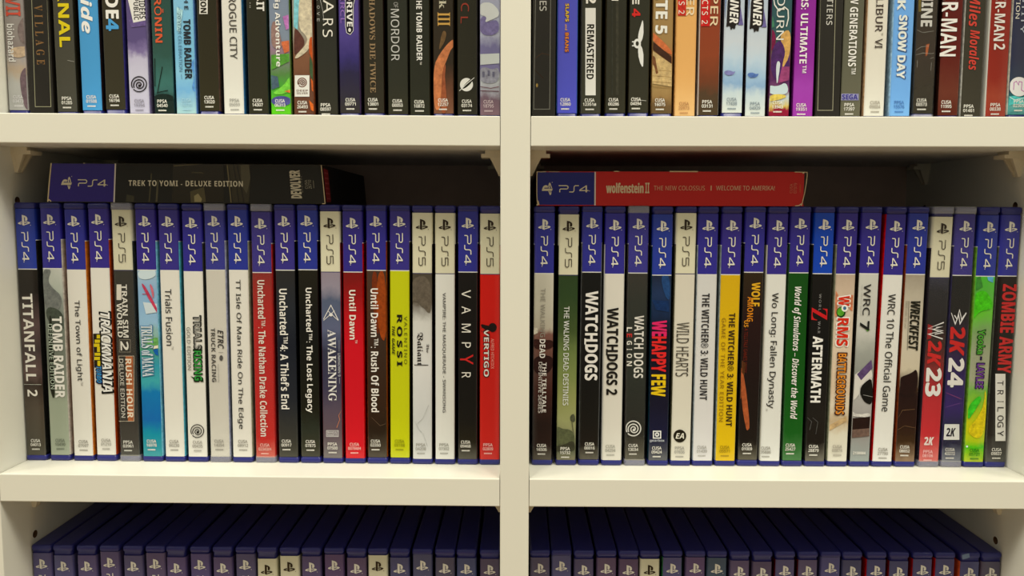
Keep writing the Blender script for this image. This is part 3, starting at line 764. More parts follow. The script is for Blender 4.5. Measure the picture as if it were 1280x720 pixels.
{'r': 'TL','n': 20,'x': -37.47,'z': 223.97,'a': 0,'w': 13.8,'p': 4,'e': 7.41,'c': ('CUSA','03174',6.46,156.91),'cc': (232,224,204),'b': [(0,(46,44,36)),(1,(54,52,44))],'s': (46,44,40),'i': [('t','C','r','d',[2.97,7.99,97.36,102.66],(150,62,50),0,1),('t','L','r','d',[2.73,7.35,105.72,109.8],(150,62,50),0,1),('p',(226,220,204),[(10.41,147.66),(10.29,148.65),(9.93,149.59),(9.37,150.41),(8.62,151.07),(7.74,151.54),(6.78,151.78),(5.78,151.78),(4.82,151.54),(3.94,151.08),(3.2,150.42),(2.64,149.6),(2.29,148.66),(2.17,147.67),(2.3,146.68),(2.65,145.74),(3.22,144.92),(3.96,144.26),(4.84,143.8),(5.81,143.56),(6.8,143.55),(7.76,143.79),(8.64,144.25),(9.38,144.92),(9.94,145.74),(10.29,146.67)]),('p',(50,48,42),[(10.84,142.9),(9.46,146.83),(4.7,150.47),(3.43,149.95),(6.82,145.8)]),('s',(226,220,204),0.35,[(1.74,151.51),(6.82,146.84),(11.26,143.31)])],'d': 'black spine with dull red letters and a round white quill badge','bc': None,'f': 0,'k': 'case'},
{'r': 'TL','n': 21,'x': -23.1,'z': 223.9,'a': 0,'w': 13.8,'p': 4,'e': 7.62,'c': ('CUSA','18795',5.84,157.12),'cc': (214,190,186),'b': [(0,(150,150,176)),(0.6,(180,180,190)),(0.66,(122,116,150)),(0.78,(132,124,160)),(0.8,(196,198,190)),(0.88,(170,166,170)),(0.92,(120,96,104)),(1,(140,110,116))],'s': (120,110,130),'i': [('p',(216,216,206),[(0.12,97.49),(7.23,96.47),(12.46,101.56),(12.47,105.64),(7.23,107.68),(3.04,109.73),(5.13,105.64),(0.11,104.62)]),('p',(126,116,156),[(0.32,105.64),(5.13,105.64),(3.04,109.73),(12.47,106.66),(12.48,116.88),(0.3,117.4)]),('p',(206,208,198),[(0.08,128.69),(12.7,128.17),(12.7,134.35),(0.07,135.39)]),('p',(150,148,156),[(0.38,137.45),(4.07,136.42),(8.28,138.48),(12.5,136.41),(12.51,146.74),(0.37,146.75)]),('s',(120,80,84),0.4,[(0.37,148.83),(7.23,149.86),(12.51,148.81)]),('s',(110,72,80),0.5,[(0.36,151.42),(12.51,151.72)]),('p',(110,108,124),[(1.96,139.51),(3.43,139.51),(3.43,143.03),(1.96,143.03)]),('p',(110,108,124),[(5.33,138.69),(6.81,138.68),(6.81,142.2),(5.33,142.2)]),('p',(110,108,124),[(8.28,139.51),(9.76,139.51),(9.76,143.02),(8.28,143.02)])],'d': 'lavender sky and rooftops picture spine,against the divider','bc': None,'f': 0,'k': 'case'},
{'r': 'TR','n': 1,'x': 10.49,'z': 223.83,'a': 0,'w': 14.6,'p': 0,'e': 8,'c': None,'cc': (232,224,204),'b': (34,26,22),'s': (36,32,26),'i': [('t','ZOMBIES','r','d',[4.33,8.72,75.14,102.09],(206,200,184),0.012,1),('s',(130,126,112),0.35,[(2.13,65.07),(0.94,162.73),(11.09,162.72),(11.27,65.07)]),('s',(84,60,46),0.3,[(1.83,131.17),(6.02,128.08),(10.76,129.1)]),('s',(74,54,42),0.3,[(1.45,138.38),(7.17,143.54)]),('p',(160,130,70),[(3.61,147.89),(3.58,148.27),(3.49,148.62),(3.35,148.89),(3.17,149.07),(2.98,149.13),(2.78,149.07),(2.61,148.89),(2.46,148.62),(2.37,148.27),(2.34,147.89),(2.37,147.5),(2.46,147.16),(2.6,146.88),(2.77,146.71),(2.97,146.65),(3.16,146.71),(3.34,146.88),(3.48,147.16),(3.57,147.5)]),('p',(140,110,60),[(0.45,148.72),(0.42,149.1),(0.33,149.45),(0.19,149.72),(0.01,149.9),(-0.18,149.96),(-0.38,149.9),(-0.55,149.73),(-0.7,149.45),(-0.79,149.1),(-0.82,148.72),(-0.79,148.34),(-0.7,147.99),(-0.56,147.71),(-0.39,147.54),(-0.19,147.48),(0,147.54),(0.18,147.71),(0.32,147.99),(0.41,148.34)])],'d': 'black slipcase with a thin frame line,against the centre divider','bc': None,'f': 0,'k': 'slip'},
{'r': 'TR','n': 2,'x': 25.58,'z': 223.83,'a': 0,'w': 13.8,'p': 4,'e': 6.25,'c': ('CUSA','12860',5.89,155.75),'cc': (232,224,204),'b': [(0,(84,84,172)),(1,(84,86,184))],'s': (60,110,160),'i': [('t','SLAPS','b','d',[5.22,7.94,97.41,108.82],(120,50,40),0.06,1),('t','SLAPS','b','d',[5.54,7.63,97.61,108.61],(226,190,60),0,1),('t','and','b','d',[5.3,6.77,110.24,113.92],(220,160,60),0,1),('t','BEANS','b','d',[5.17,7.89,115.15,127.45],(130,50,40),0.06,1),('t','BEANS','b','d',[5.48,7.58,115.46,127.14],(228,140,50),0,1)],'d': 'violet blue spine with small yellow and orange lettering','bc': None,'f': 0,'k': 'case'},
{'r': 'TR','n': 3,'x': 40.66,'z': 223.83,'a': 0,'w': 13.8,'p': 4,'e': 6.48,'c': ('CUSA','12351#',6.16,155.98),'cc': (232,224,204),'b': [(0,(58,58,50)),(1,(66,64,54))],'s': (70,62,46),'i': [('t','2','b','d',[3.23,9.49,92.33,97.61],(232,224,204),0.02,1),('p',(226,220,204),[(2.87,100.25),(9.34,100.25),(9.98,154.06),(3.44,154.07)]),('t','REMASTERED','b','d',[3.99,8.61,110.24,144.13],(44,42,38),0.01,1)],'d': 'charcoal spine with a long white block of black capitals','bc': None,'f': 0,'k': 'case'},
{'r': 'TR','n': 4,'x': 56.34,'z': 223.83,'a': 0,'w': 13.8,'p': 4,'e': 6.21,'c': ('CUSA','00286',5.66,155.71),'cc': (232,224,204),'b': [(0,(50,50,44)),(1,(58,56,46))],'s': (60,54,44),'i': [('p',(232,224,204),[(3.61,94.97),(7.79,94.96),(7.8,95.78),(3.62,95.78)]),('p',(60,60,52),[(3.63,96.39),(4.26,96.39),(5.05,153.85),(4.42,153.85)]),('p',(64,62,52),[(6.13,95.78),(8.01,95.78),(8.84,153.84),(6.95,153.84)])],'d': 'plain black spine with only its code visible,right of the white block one','bc': None,'f': 0,'k': 'case'},  # the two long paler strips are sheen painted onto the spine
{'r': 'TR','n': 5,'x': 70.95,'z': 223.83,'a': 0,'w': 13.8,'p': 4,'e': 5.95,'c': ('CUSA','04094',5.22,155.45),'cc': (232,224,204),'b': [(0,(52,52,44)),(1,(60,58,48))],'s': (48,44,40),'i': [('t','E','b','d',[1.94,6.32,92.33,98.01],(232,224,204),0.02,1),('t','4','b','d',[1.86,7.08,100.65,105.74],(206,50,46),0.02,1),('p',(226,222,208),[(8.94,106.84),(9.33,114.92),(8.66,119.83),(7.19,121.8),(5.91,120.82),(5.86,117.87),(6.55,113.94),(7.74,110.02)]),('p',(226,222,208),[(9.47,137.58),(9.58,129.68),(8.74,124.75),(7.2,122.78),(5.96,123.77),(6.03,127.71),(7.13,133.63)]),('p',(226,222,208),[(7.74,122.04),(7.64,122.96),(7.33,123.78),(6.83,124.43),(6.19,124.85),(5.48,125),(4.76,124.85),(4.11,124.44),(3.59,123.78),(3.24,122.96),(3.12,122.05),(3.21,121.14),(3.53,120.31),(4.03,119.66),(4.67,119.24),(5.38,119.1),(6.1,119.24),(6.75,119.66),(7.27,120.31),(7.61,121.13)]),('p',(226,222,208),[(2.14,120.57),(7.67,120.57),(7.68,121.31),(2.15,121.31)]),('p',(226,222,208),[(2.18,123.03),(7.71,123.03),(7.72,123.77),(2.19,123.77)]),('p',(60,58,50),[(6.44,122.05),(6.39,122.5),(6.26,122.91),(6.04,123.24),(5.76,123.45),(5.45,123.52),(5.14,123.45),(4.86,123.24),(4.63,122.91),(4.48,122.5),(4.42,122.05),(4.47,121.59),(4.6,121.18),(4.82,120.85),(5.1,120.64),(5.41,120.57),(5.72,120.64),(6,120.85),(6.23,121.18),(6.38,121.59)]),('s',(190,186,170),0.3,[(3.11,155.39),(6.93,156.94),(11.79,157.45)])],'d': 'black spine with a white winged emblem under a red numeral','bc': None,'f': 0,'k': 'case'},
{'r': 'TR','n': 6,'x': 85.6,'z': 223.83,'a': 0,'w': 13.8,'p': 4,'e': 6.43,'c': ('CUSA','16075',5.75,155.93),'cc': (232,224,204),'b': [(0,(160,130,84)),(0.65,(158,126,78)),(0.72,(166,110,66)),(0.8,(176,146,92)),(0.92,(150,118,74)),(0.96,(110,86,58)),(1,(100,82,56))],'s': (120,92,60),'i': [('p',(200,110,66),[(-0.68,114.72),(1.85,115.74),(12.52,125.97),(12.6,130.08),(-0.59,119.83)]),('p',(70,48,40),[(-0.59,119.83),(12.6,130.08),(12.69,134.39),(-0.5,124.95)]),('p',(196,166,112),[(-0.06,125.98),(12.69,134.7),(12.98,148.63),(-0.32,146.57)]),('p',(120,80,54),[(-0.42,129.06),(2.32,130.08),(2.8,133.17),(3.74,138.31),(4.62,140.37),(2.74,141),(2.48,138.31),(1.15,134.71),(-0.29,136.26)]),('s',(150,118,72),0.25,[(-0.25,138.32),(12.57,139.13)]),('s',(150,118,72),0.25,[(-0.19,141.93),(12.65,142.74)]),('s',(150,118,72),0.25,[(-0.12,145.54),(12.72,146.35)]),('s',(150,118,72),0.25,[(-0.07,148.64),(12.78,149.46)]),('t','ELITE 5','b','d',[1.94,9.45,80.19,116.14],(234,228,210),0.02,1)],'d': 'sandy spine with white capitals and a running figure below an orange band','bc': None,'f': 0,'k': 'case'},
{'r': 'TR','n': 7,'x': 100.29,'z': 223.83,'a': 0,'w': 13.8,'p': 4,'e': 8.65,'c': ('CUSA','20973',6.27,158.15),'cc': (190,140,90),'b': [(0,(224,166,92)),(0.8,(226,170,100)),(1,(228,182,118))],'s': (206,150,90),'i': [('t','PER','r','d',[6.39,11.39,88.27,105.12],(238,214,170),0.02,1),('p',(196,54,44),[(0.78,87.26),(5.98,87.26),(6.37,104.92),(1.15,104.92)]),('t','CTS 2','r','d',[1.6,5.35,89.28,103.9],(236,220,196),0.012,1.3)],'d': 'orange tan spine with a small red block near the top','bc': None,'f': 0,'k': 'case'},
{'r': 'TR','n': 8,'x': 115.23,'z': 223.83,'a': 0,'w': 13.8,'p': 5,'e': 7.39,'c': ('PPSA','03131',5.96,156.89),'cc': (232,224,204),'b': [(0,(150,56,44)),(0.7,(140,70,46)),(0.82,(116,66,46)),(0.9,(84,66,50)),(1,(78,66,50))],'s': (206,200,188),'i': [('p',(196,44,42),[(0.4,87.26),(6.01,87.26),(6.61,111.43),(0.97,111.43)]),('t','ACTS 2','r','d',[1.34,5.09,91.31,110],(236,220,196),0.012,1.3),('t','PER','r','d',[6.58,11.37,92.32,111.43],(232,206,160),0.02,1)],'d': 'rust brown spine with a red block of spaced white lettering','bc': None,'f': 0,'k': 'case'},
{'r': 'TR','n': 9,'x': 130.27,'z': 223.83,'a': 0,'w': 13.8,'p': 4,'e': 5.88,'c': ('CUSA','17438',6.34,155.38),'cc': (140,150,150),'b': [(0,(150,170,190)),(0.65,(200,206,206)),(0.72,(190,206,212)),(0.8,(160,188,206)),(0.85,(140,170,196)),(0.9,(196,208,204)),(1,(214,216,200))],'s': (60,56,60),'i': [('p',(96,116,160),[(-1.12,91.31),(1.48,91.31),(0.84,106.54),(-0.78,104.5)]),('p',(110,100,150),[(9.96,97.39),(11.81,107.55),(12.42,110.61),(9.29,110.61)]),('p',(44,40,40),[(2.46,89.28),(10.26,89.28),(10.25,107.55),(9.29,110.61),(7.71,109.79),(7.29,113.67),(5.79,112.14),(4.69,114.18),(4.08,110.61),(1.51,112.14),(1.96,109.59)]),('p',(130,130,176),[(0.65,139.31),(3.77,138.27),(6.95,139.51),(8.51,138.79),(7,141.36),(2.82,141.88)]),('t','RUNNER','bi','d',[3.71,9.12,84.23,109.59],(236,230,214),0.01,1)],'d': 'icy pale blue spine with black ragged patch,beside the rust brown one','bc': None,'f': 0,'k': 'case'},
{'r': 'TR','n': 10,'x': 144.89,'z': 223.83,'a': 0,'w': 13.8,'p': 5,'e': 8.59,'c': ('PPSA','04929',6.54,158.09),'cc': (140,150,150),'b': [(0,(150,170,190)),(0.65,(200,206,206)),(0.72,(190,206,212)),(0.8,(160,188,206)),(0.85,(140,170,196)),(0.9,(196,208,204)),(1,(214,216,200))],'s': (60,56,60),'i': [('p',(96,116,160),[(-1.19,91.3),(1.41,91.3),(0.81,106.53),(-0.81,104.5)]),('p',(110,100,150),[(9.95,98.8),(11.83,108.97),(12.45,112.03),(9.32,112.03)]),('p',(44,40,40),[(2.39,89.28),(10.18,89.28),(10.27,108.97),(9.32,112.03),(7.73,111.21),(7.32,115.09),(5.82,113.56),(4.73,115.6),(4.1,112.03),(1.54,113.56),(1.98,111.01)]),('p',(90,120,176),[(0.75,140.74),(3.87,139.7),(7.05,140.94),(8.6,140.21),(7.11,142.79),(2.93,143.31)]),('t','RUNNER','bi','d',[3.67,9.08,84.23,111.01],(236,230,214),0.01,1)],'d': 'icy pale blue spine with black ragged patch,beside the multicoloured painted one','bc': None,'f': 0,'k': 'case'},
{'r': 'TR','n': 11,'x': 159.96,'z': 223.83,'a': 0,'w': 13.8,'p': 4,'e': 7.83,'c': ('CUSA','13943',5.68,157.33),'cc': (232,224,204),'b': [(0,(50,80,84)),(0.62,(60,90,90)),(0.68,(110,90,80)),(0.74,(120,64,80)),(0.82,(90,50,90)),(0.88,(130,80,110)),(0.91,(190,200,196)),(0.95,(206,180,90)),(0.97,(150,40,60)),(1,(140,36,56))],'s': (80,50,70),'i': [('p',(70,120,90),[(-2.12,101.44),(1.13,105.51),(2.37,111.62),(-1.74,113.66)]),('p',(120,40,70),[(-1.77,112.64),(2.43,113.66),(3.74,121.83),(0.77,126.95),(-1.29,127.98)]),('p',(80,50,96),[(3.67,119.78),(12.27,120.8),(12.64,144.42),(5.58,146.49),(0.07,138.25),(0.8,127.98)]),('p',(206,160,90),[(4.65,117.74),(12.58,111.61),(12.75,128.99),(8.42,137.22),(7.73,135.16),(10.14,125.92)]),('p',(150,70,110),[(7.76,136.19),(12.37,136.18),(12.43,144.42),(5.58,146.49)]),('p',(206,210,206),[(3.89,133.11),(6.7,132.59),(6.01,140.31),(5.37,146.49),(4.53,146.49)]),('p',(196,210,206),[(-0.68,147.53),(5.65,148.56),(10.79,145.46),(12.71,152.69),(5.81,153.73),(-0.52,152.7)]),('p',(216,190,90),[(-0.46,154.77),(5.78,152.69),(12.56,154.55),(5.91,156.83),(-0.35,158.09)]),('s',(226,222,206),0.7,[(0.74,93.33),(1.94,98.4),(4.77,102.05),(8.02,99.61),(10.37,101.44),(10.75,106.52),(9.66,111.61)]),('t','OURN','r','d',[3.44,8.23,92.31,119.78],(226,222,206),0,1)],'d': 'multicoloured painted spine with thin white lettering,left of the magenta one','bc': None,'f': 0,'k': 'case'},
{'r': 'TR','n': 12,'x': 174.98,'z': 223.83,'a': 0,'w': 13.8,'p': 4,'e': 9.31,'c': ('CUSA','19351',5.7,158.81),'cc': (232,224,204),'b': [(0,(140,44,140)),(0.7,(144,50,146)),(0.85,(162,68,164)),(1,(156,60,156))],'s': (90,40,90),'i': [('t','URS: ULTIMATE™','b','d',[3.49,8.08,88.27,140.09],(240,228,220),0,1)],'d': 'magenta purple spine with bold white capitals','bc': None,'f': 0,'k': 'case'},
{'r': 'TR','n': 13,'x': 189.65,'z': 223.83,'a': 0,'w': 15.2,'p': 0,'e': 8,'c': None,'cc': (232,224,204),'b': (32,28,22),'s': (30,28,24),'i': [('t','TIERS','r','d',[4.85,8.6,94.33,110.58],(206,200,184),0.012,1.2),('s',(160,154,124),0.35,[(-0.07,65.12),(1.47,163.23),(10.94,163.22),(9.85,65.13)])],'d': 'black slipcase with pale frame line and thin white letters,right of the magenta one','bc': None,'f': 0,'k': 'slip'},
{'r': 'TR','n': 14,'x': 204.97,'z': 223.83,'a': 0,'w': 13.8,'p': 5,'e': 9.17,'c': ('PPSA','17397',5.96,158.67),'cc': (232,224,204),'b': [(0,(92,90,74)),(0.7,(100,98,80)),(1,(104,100,80))],'s': (60,58,50),'i': [('t','NEW GENERATIONS™','b','d',[4.11,9.11,86.25,140.78],(236,230,214),0,1),('p',(150,146,176),[(0.46,152.86),(11.58,152.84),(11.75,156.98),(0.63,156.99)]),('t','SEGA','b','h',[1.17,11.04,153.26,156.57],(70,66,130),0.03,1)],'d': 'olive grey spine with bold white capitals','bc': None,'f': 0,'k': 'case'},
{'r': 'TR','n': 15,'x': 219.88,'z': 223.83,'a': 0,'w': 13.8,'p': 4,'e': 7.76,'c': ('CUSA','09884',7.26,157.26),'cc': (170,160,140),'b': [(0,(220,210,186)),(0.9,(226,218,196)),(1,(228,222,200))],'s': (190,150,110),'i': [('t','LIBUR','r','d',[5.27,9.84,94.33,114.64],(70,58,54),0.012,1),('t','SOULCA','r','d',[4.27,8.83,69.14,93.72],(70,58,54),0.012,1),('t','™','r','d',[9.32,10.36,115.26,116.89],(130,120,104),0,1),('t','VI','r','d',[5.61,10.2,118.93,124.86],(70,58,54),0.012,1)],'d': 'cream spine with thin dark brown capitals and a roman numeral','bc': None,'f': 0,'k': 'case'},
{'r': 'TR','n': 16,'x': 236.23,'z': 223.83,'a': 0,'w': 13.8,'p': 5,'e': 7.74,'c': ('PPSA','15576',6.02,157.24),'cc': (84,130,180),'b': [(0,(110,166,222)),(0.9,(116,170,222)),(1,(124,178,224))],'s': (150,190,220),'i': [('t','SNOW DAY','b','d',[3.33,9.59,104.67,143.94],(70,100,150),0.07,1),('t','SNOW DAY','b','d',[3.53,8.74,104.46,143.53],(228,228,210),0.03,1),('t','PARK','b','d',[2.11,7.28,75.17,101.62],(228,228,210),0.02,1)],'d': 'light blue spine with rounded cream lettering','bc': None,'f': 0,'k': 'case'},
{'r': 'TR','n': 17,'x': 250.75,'z': 223.83,'a': 0,'w': 13.8,'p': 4,'e': 6.23,'c': ('CUSA','08573',5.51,155.73),'cc': (232,224,204),'b': [(0,(48,44,38)),(0.7,(60,50,42)),(1,(52,48,38))],'s': (40,38,36),'i': [('t','HINE','b','d',[2.69,9.74,90.28,111.58],(210,204,190),0.02,1),('t','SUNS','b','d',[1.64,8.67,69.15,89.27],(210,204,190),0.02,1),('p',(110,94,44),[(0.46,91.29),(2.02,91.29),(2.56,102.43),(1,102.43)]),('p',(170,90,50),[(6.66,122.59),(8.71,121.98),(7.8,128.93),(6.6,129.96)]),('s',(150,146,132),0.22,[(-0.86,113.62),(4.22,115.24),(11.03,114.22)]),('s',(150,146,132),0.22,[(-0.69,125.87),(3.6,124.02),(8.36,123.41)]),('s',(150,146,132),0.22,[(-0.13,128.94),(4.82,127.71),(10.47,128.11),(11.91,127.7)]),('s',(150,146,132),0.22,[(1.69,132.01),(1.7,136.63)]),('s',(150,146,132),0.22,[(10.53,133.54),(10.37,138.68)]),('s',(150,146,132),0.22,[(9.58,131.19),(11.83,130.36)])],'d': 'black brown spine in crinkled film with white block letters','bc': None,'f': 1,'k': 'case'},  # thin pale strokes are glints on the film, painted as lines
{'r': 'TR','n': 18,'x': 266.58,'z': 223.83,'a': 0,'w': 13.8,'p': 4,'e': 7.41,'c': ('CUSA','11995',5.33,156.91),'cc': (232,224,204),'b': [(0,(92,30,30)),(0.7,(98,40,34)),(0.88,(108,58,46)),(1,(92,46,38))],'s': (52,40,36),'i': [('t','SPIDER-MAN','b','d',[-0.41,9.75,67.15,129.74],(238,230,214),0,1)],'d': 'dark maroon spine with tall white capitals','bc': None,'f': 0,'k': 'case'},
{'r': 'TR','n': 19,'x': 280.99,'z': 223.83,'a': 0,'w': 13.8,'p': 5,'e': 9.97,'c': ('PPSA','01461',5.14,159.47),'cc': (232,224,204),'b': [(0,(62,58,48)),(1,(68,64,54))],'s': (200,196,180),'i': [('t','Miles','bi','d',[2.35,9.19,91.29,111.56],(206,72,60),0,1),('t','Morales','bi','d',[3.66,9.91,113.6,138.14],(206,72,60),0,1)],'d': 'charcoal spine with slanted red brush lettering','bc': None,'f': 0,'k': 'case'},
{'r': 'TR','n': 20,'x': 296.68,'z': 223.83,'a': 0,'w': 13.8,'p': 5,'e': 9.06,'c': ('PPSA','08338',6.18,158.56),'cc': (232,224,204),'b': [(0,(140,34,36)),(0.8,(146,52,42)),(0.9,(158,70,52)),(1,(150,58,48))],'s': (214,208,190),'i': [('t','SPIDER-MAN','b','d',[2.61,9.24,75.18,120.32],(238,226,210),0,1),('t','2','b','d',[3.26,10.13,121.95,125.63],(238,226,210),0,1)],'d': 'brick red spine with white capitals and a numeral','bc': None,'f': 0,'k': 'case'},
{'r': 'TR','n': 21,'x': 310.6,'z': 223.83,'a': 0,'w': 13.8,'p': 5,'e': 6.86,'c': ('PPSA','02305',6.75,156.36),'cc': (232,224,204),'b': [(0,(50,52,72)),(0.72,(56,58,76)),(0.88,(60,72,84)),(0.91,(40,120,116)),(0.95,(100,170,160)),(1,(70,130,124))],'s': (206,200,180),'i': [('t','TION','r','d',[1.67,4.15,93.31,106.67],(232,224,204),0,1),('t','EXISTITY','r','d',[5.24,7.72,79.2,115.62],(190,196,200),0,1),('p',(232,226,216),[(12.46,148.39),(12.4,149.64),(12.08,150.83),(11.52,151.91),(10.72,152.84),(9.74,153.58),(8.62,154.09),(7.39,154.35),(6.12,154.35),(4.87,154.09),(3.68,153.58),(2.61,152.85),(1.71,151.92),(1.01,150.84),(0.55,149.65),(0.35,148.41),(0.41,147.16),(0.73,145.98),(1.3,144.89),(2.09,143.97),(3.07,143.23),(4.2,142.72),(5.42,142.46),(6.68,142.46),(7.94,142.72),(9.12,143.23),(10.19,143.96),(11.09,144.88),(11.79,145.97),(12.25,147.15)]),('s',(190,110,170),0.5,[(3.08,150.47),(3.12,145.83),(4.54,145.11),(6.03,147.37),(6.22,145.31),(8.01,145.51),(7.99,150.46),(9.72,151.49)]),('p',(80,190,180),[(-1.12,155.63),(2.74,153.56),(9.13,155.62),(12.08,152.52),(12.58,160.79),(5.13,158.73),(-0.61,160.8)]),('s',(190,220,206),0.5,[(-0.97,154.6),(3.97,156.66),(11.19,155.1)])],'d': 'navy spine with a round white badge above teal water,last at right','bc': None,'f': 0,'k': 'case'},
{'r': 'ML','n': 1,'x': -324.6,'z': 1.63,'a': 0.00232,'w': 13.8,'p': 4,'e': 8.09,'c': ('CUSA','04013',7.18,155.91),'cc': (232,224,204),'b': [(0,(48,44,40)),(0.12,(44,40,38)),(0.3,(92,74,70)),(0.42,(70,60,58)),(0.55,(98,78,72)),(0.62,(62,52,46)),(0.75,(84,74,62)),(1,(78,74,62))],'s': (34,30,26),'i': [('t','TITANFALL','b','d',[3.09,9.8,59.14,116.93],(232,224,204),0,1),('s',(200,200,180),0.25,[(1.37,119.22),(13.01,119.28)]),('t','2','b','d',[3.47,10.09,122.66,127.21],(232,224,204),0,1)],'d': 'dark brown spine with tall white lettering and a numeral,against the left side panel','bc': None,'f': 0,'k': 'case'},
{'r': 'ML','n': 2,'x': -308.68,'z': 1.56,'a': 0.00551,'w': 13.8,'p': 4,'e': 7.58,'c': ('CUSA','10490',7.52,155.57),'cc': (120,125,105),'b': [(0,(198,198,180)),(0.12,(180,184,165)),(0.2,(140,144,130)),(0.32,(116,122,106)),(0.5,(120,124,108)),(0.62,(140,144,124)),(0.72,(160,166,140)),(1,(160,166,140))],'s': (190,186,170),'i': [('p',(120,122,114),[(0.89,43.65),(4.58,42.84),(6.87,44.12),(3.73,50.14),(6.9,55.34),(11.7,59.22),(13.04,64.44),(9.87,71.03),(3.26,72.41),(1.19,65.86)]),('p',(78,84,72),[(1.53,67.17),(11.27,69.05),(15.44,78.88),(15.92,82.83),(2.96,78.99)]),('p',(48,50,42),[(3.59,73.72),(5.57,73.44),(6.23,100.12),(5.56,127.46),(3.66,128.42),(1.97,118.8)]),('t','DEFINITIVE EDITION','r','d',[2.92,5.69,78.97,122.13],(190,200,175),0,1),('t','TOMB RAIDER','b','d',[5.67,12.26,73.92,128.11],(238,232,214),0.02,1)],'d': 'grey green misty spine with bold white lettering over a black strip','bc': None,'f': 0,'k': 'case'},
{'r': 'ML','n': 3,'x': -293.08,'z': 1.48,'a': 0.00571,'w': 13.8,'p': 4,'e': 8.4,'c': ('CUSA','07097',7.31,156.24),'cc': (165,158,142),'b': (228,221,202),'s': (196,118,50),'i': [('t','The Town of Light','r','d',[4.35,8.82,63.31,116.62],(72,70,66),0.012,1),('t','™','r','d',[7.27,8.59,117,119.4],(165,158,142),0,1)],'d': 'white spine with thin dark title,orange cover edge beside it','bc': None,'f': 0,'k': 'case'},
{'r': 'ML','n': 4,'x': -277.87,'z': 1.43,'a': 0.00762,'w': 13.8,'p': 4,'e': 7.22,'c': ('CUSA','01210',7.26,155.18),'cc': (165,158,142),'b': (228,221,202),'s': (170,70,40),'i': [('t','TRACKMANIA','bi','d',[5.39,14.08,69.98,125.14],(30,28,28),0.045,1),('t','TRACKMANIA','bi','d',[6.58,12.77,71.03,123.8],(235,230,215),0,1),('p',(50,44,30),[(1.38,85.09),(6.64,85.03),(6.08,107.56),(1.33,107.62)]),('p',(215,190,40),[(3.72,85.86),(5.82,85.83),(5.73,88.21),(3.63,88.24)]),('p',(215,190,40),[(2.29,89.04),(5.7,89.01),(5.62,91.12),(2.21,91.16)]),('p',(215,190,40),[(1.66,91.7),(5.34,91.65),(5.26,93.77),(1.58,93.81)]),('p',(215,190,40),[(3.69,93.79),(5.53,93.77),(5.4,97.21),(3.56,97.24)]),('p',(215,190,40),[(1.96,97.78),(5.64,97.74),(5.58,99.6),(1.89,99.64)]),('p',(215,190,40),[(1.6,100.44),(5.28,100.4),(5.21,102.52),(1.52,102.57)]),('p',(215,190,40),[(3.61,103.07),(5.45,103.05),(5.31,106.77),(3.47,106.79)]),('t','TURBO','bi','d',[1.95,6.7,105.98,118.51],(24,40,70),0.05,1),('t','TURBO','bi','d',[2.74,5.91,106.78,117.71],(60,140,190),0,1)],'d': 'white spine with black outlined slanted title and a yellow blocky mark','bc': None,'f': 0,'k': 'case'},
{'r': 'ML','n': 5,'x': -262.11,'z': 1.31,'a': 0.00412,'w': 13.8,'p': 5,'e': 8.32,'c': ('PPSA','03961',6.13,156.21),'cc': (232,224,204),'b': [(0,(60,57,50)),(0.8,(62,58,52)),(1,(72,68,60))],'s': (40,26,30),'i': [('p',(222,212,190),[(2.53,52.64),(5.66,52.62),(5.27,62.82),(2.14,62.84)]),('t','TRAIN SIM','b','d',[5.66,9.19,52.6,87.53],(226,218,198),0,1),('t','WORLD','b','d',[2.02,5.43,64.92,87.29],(226,218,198),0,1),('s',(150,140,120),0.25,[(2.98,88.88),(10.2,88.82),(9.9,97.03),(2.66,97.08),(2.98,88.88)]),('t','2','b','d',[3.61,8.87,89.91,96],(226,218,198),0,1),('p',(176,100,58),[(6.64,99.7),(11.38,99.66),(10.85,143.22),(6.61,143.26)]),('s',(205,190,160),0.3,[(2.17,99.74),(12.17,99.66),(10.59,143.22),(0.51,143.31),(2.17,99.74)]),('t','RUSH HOUR','b','d',[6.37,10.33,101.54,141.1],(240,222,190),0,1),('t','DELUXE EDITION','r','d',[2.41,5.05,101.58,140.87],(215,205,185),0.012,1)],'d': 'charcoal spine with blocky white title and an orange framed panel','bc': None,'f': 1,'k': 'case'},
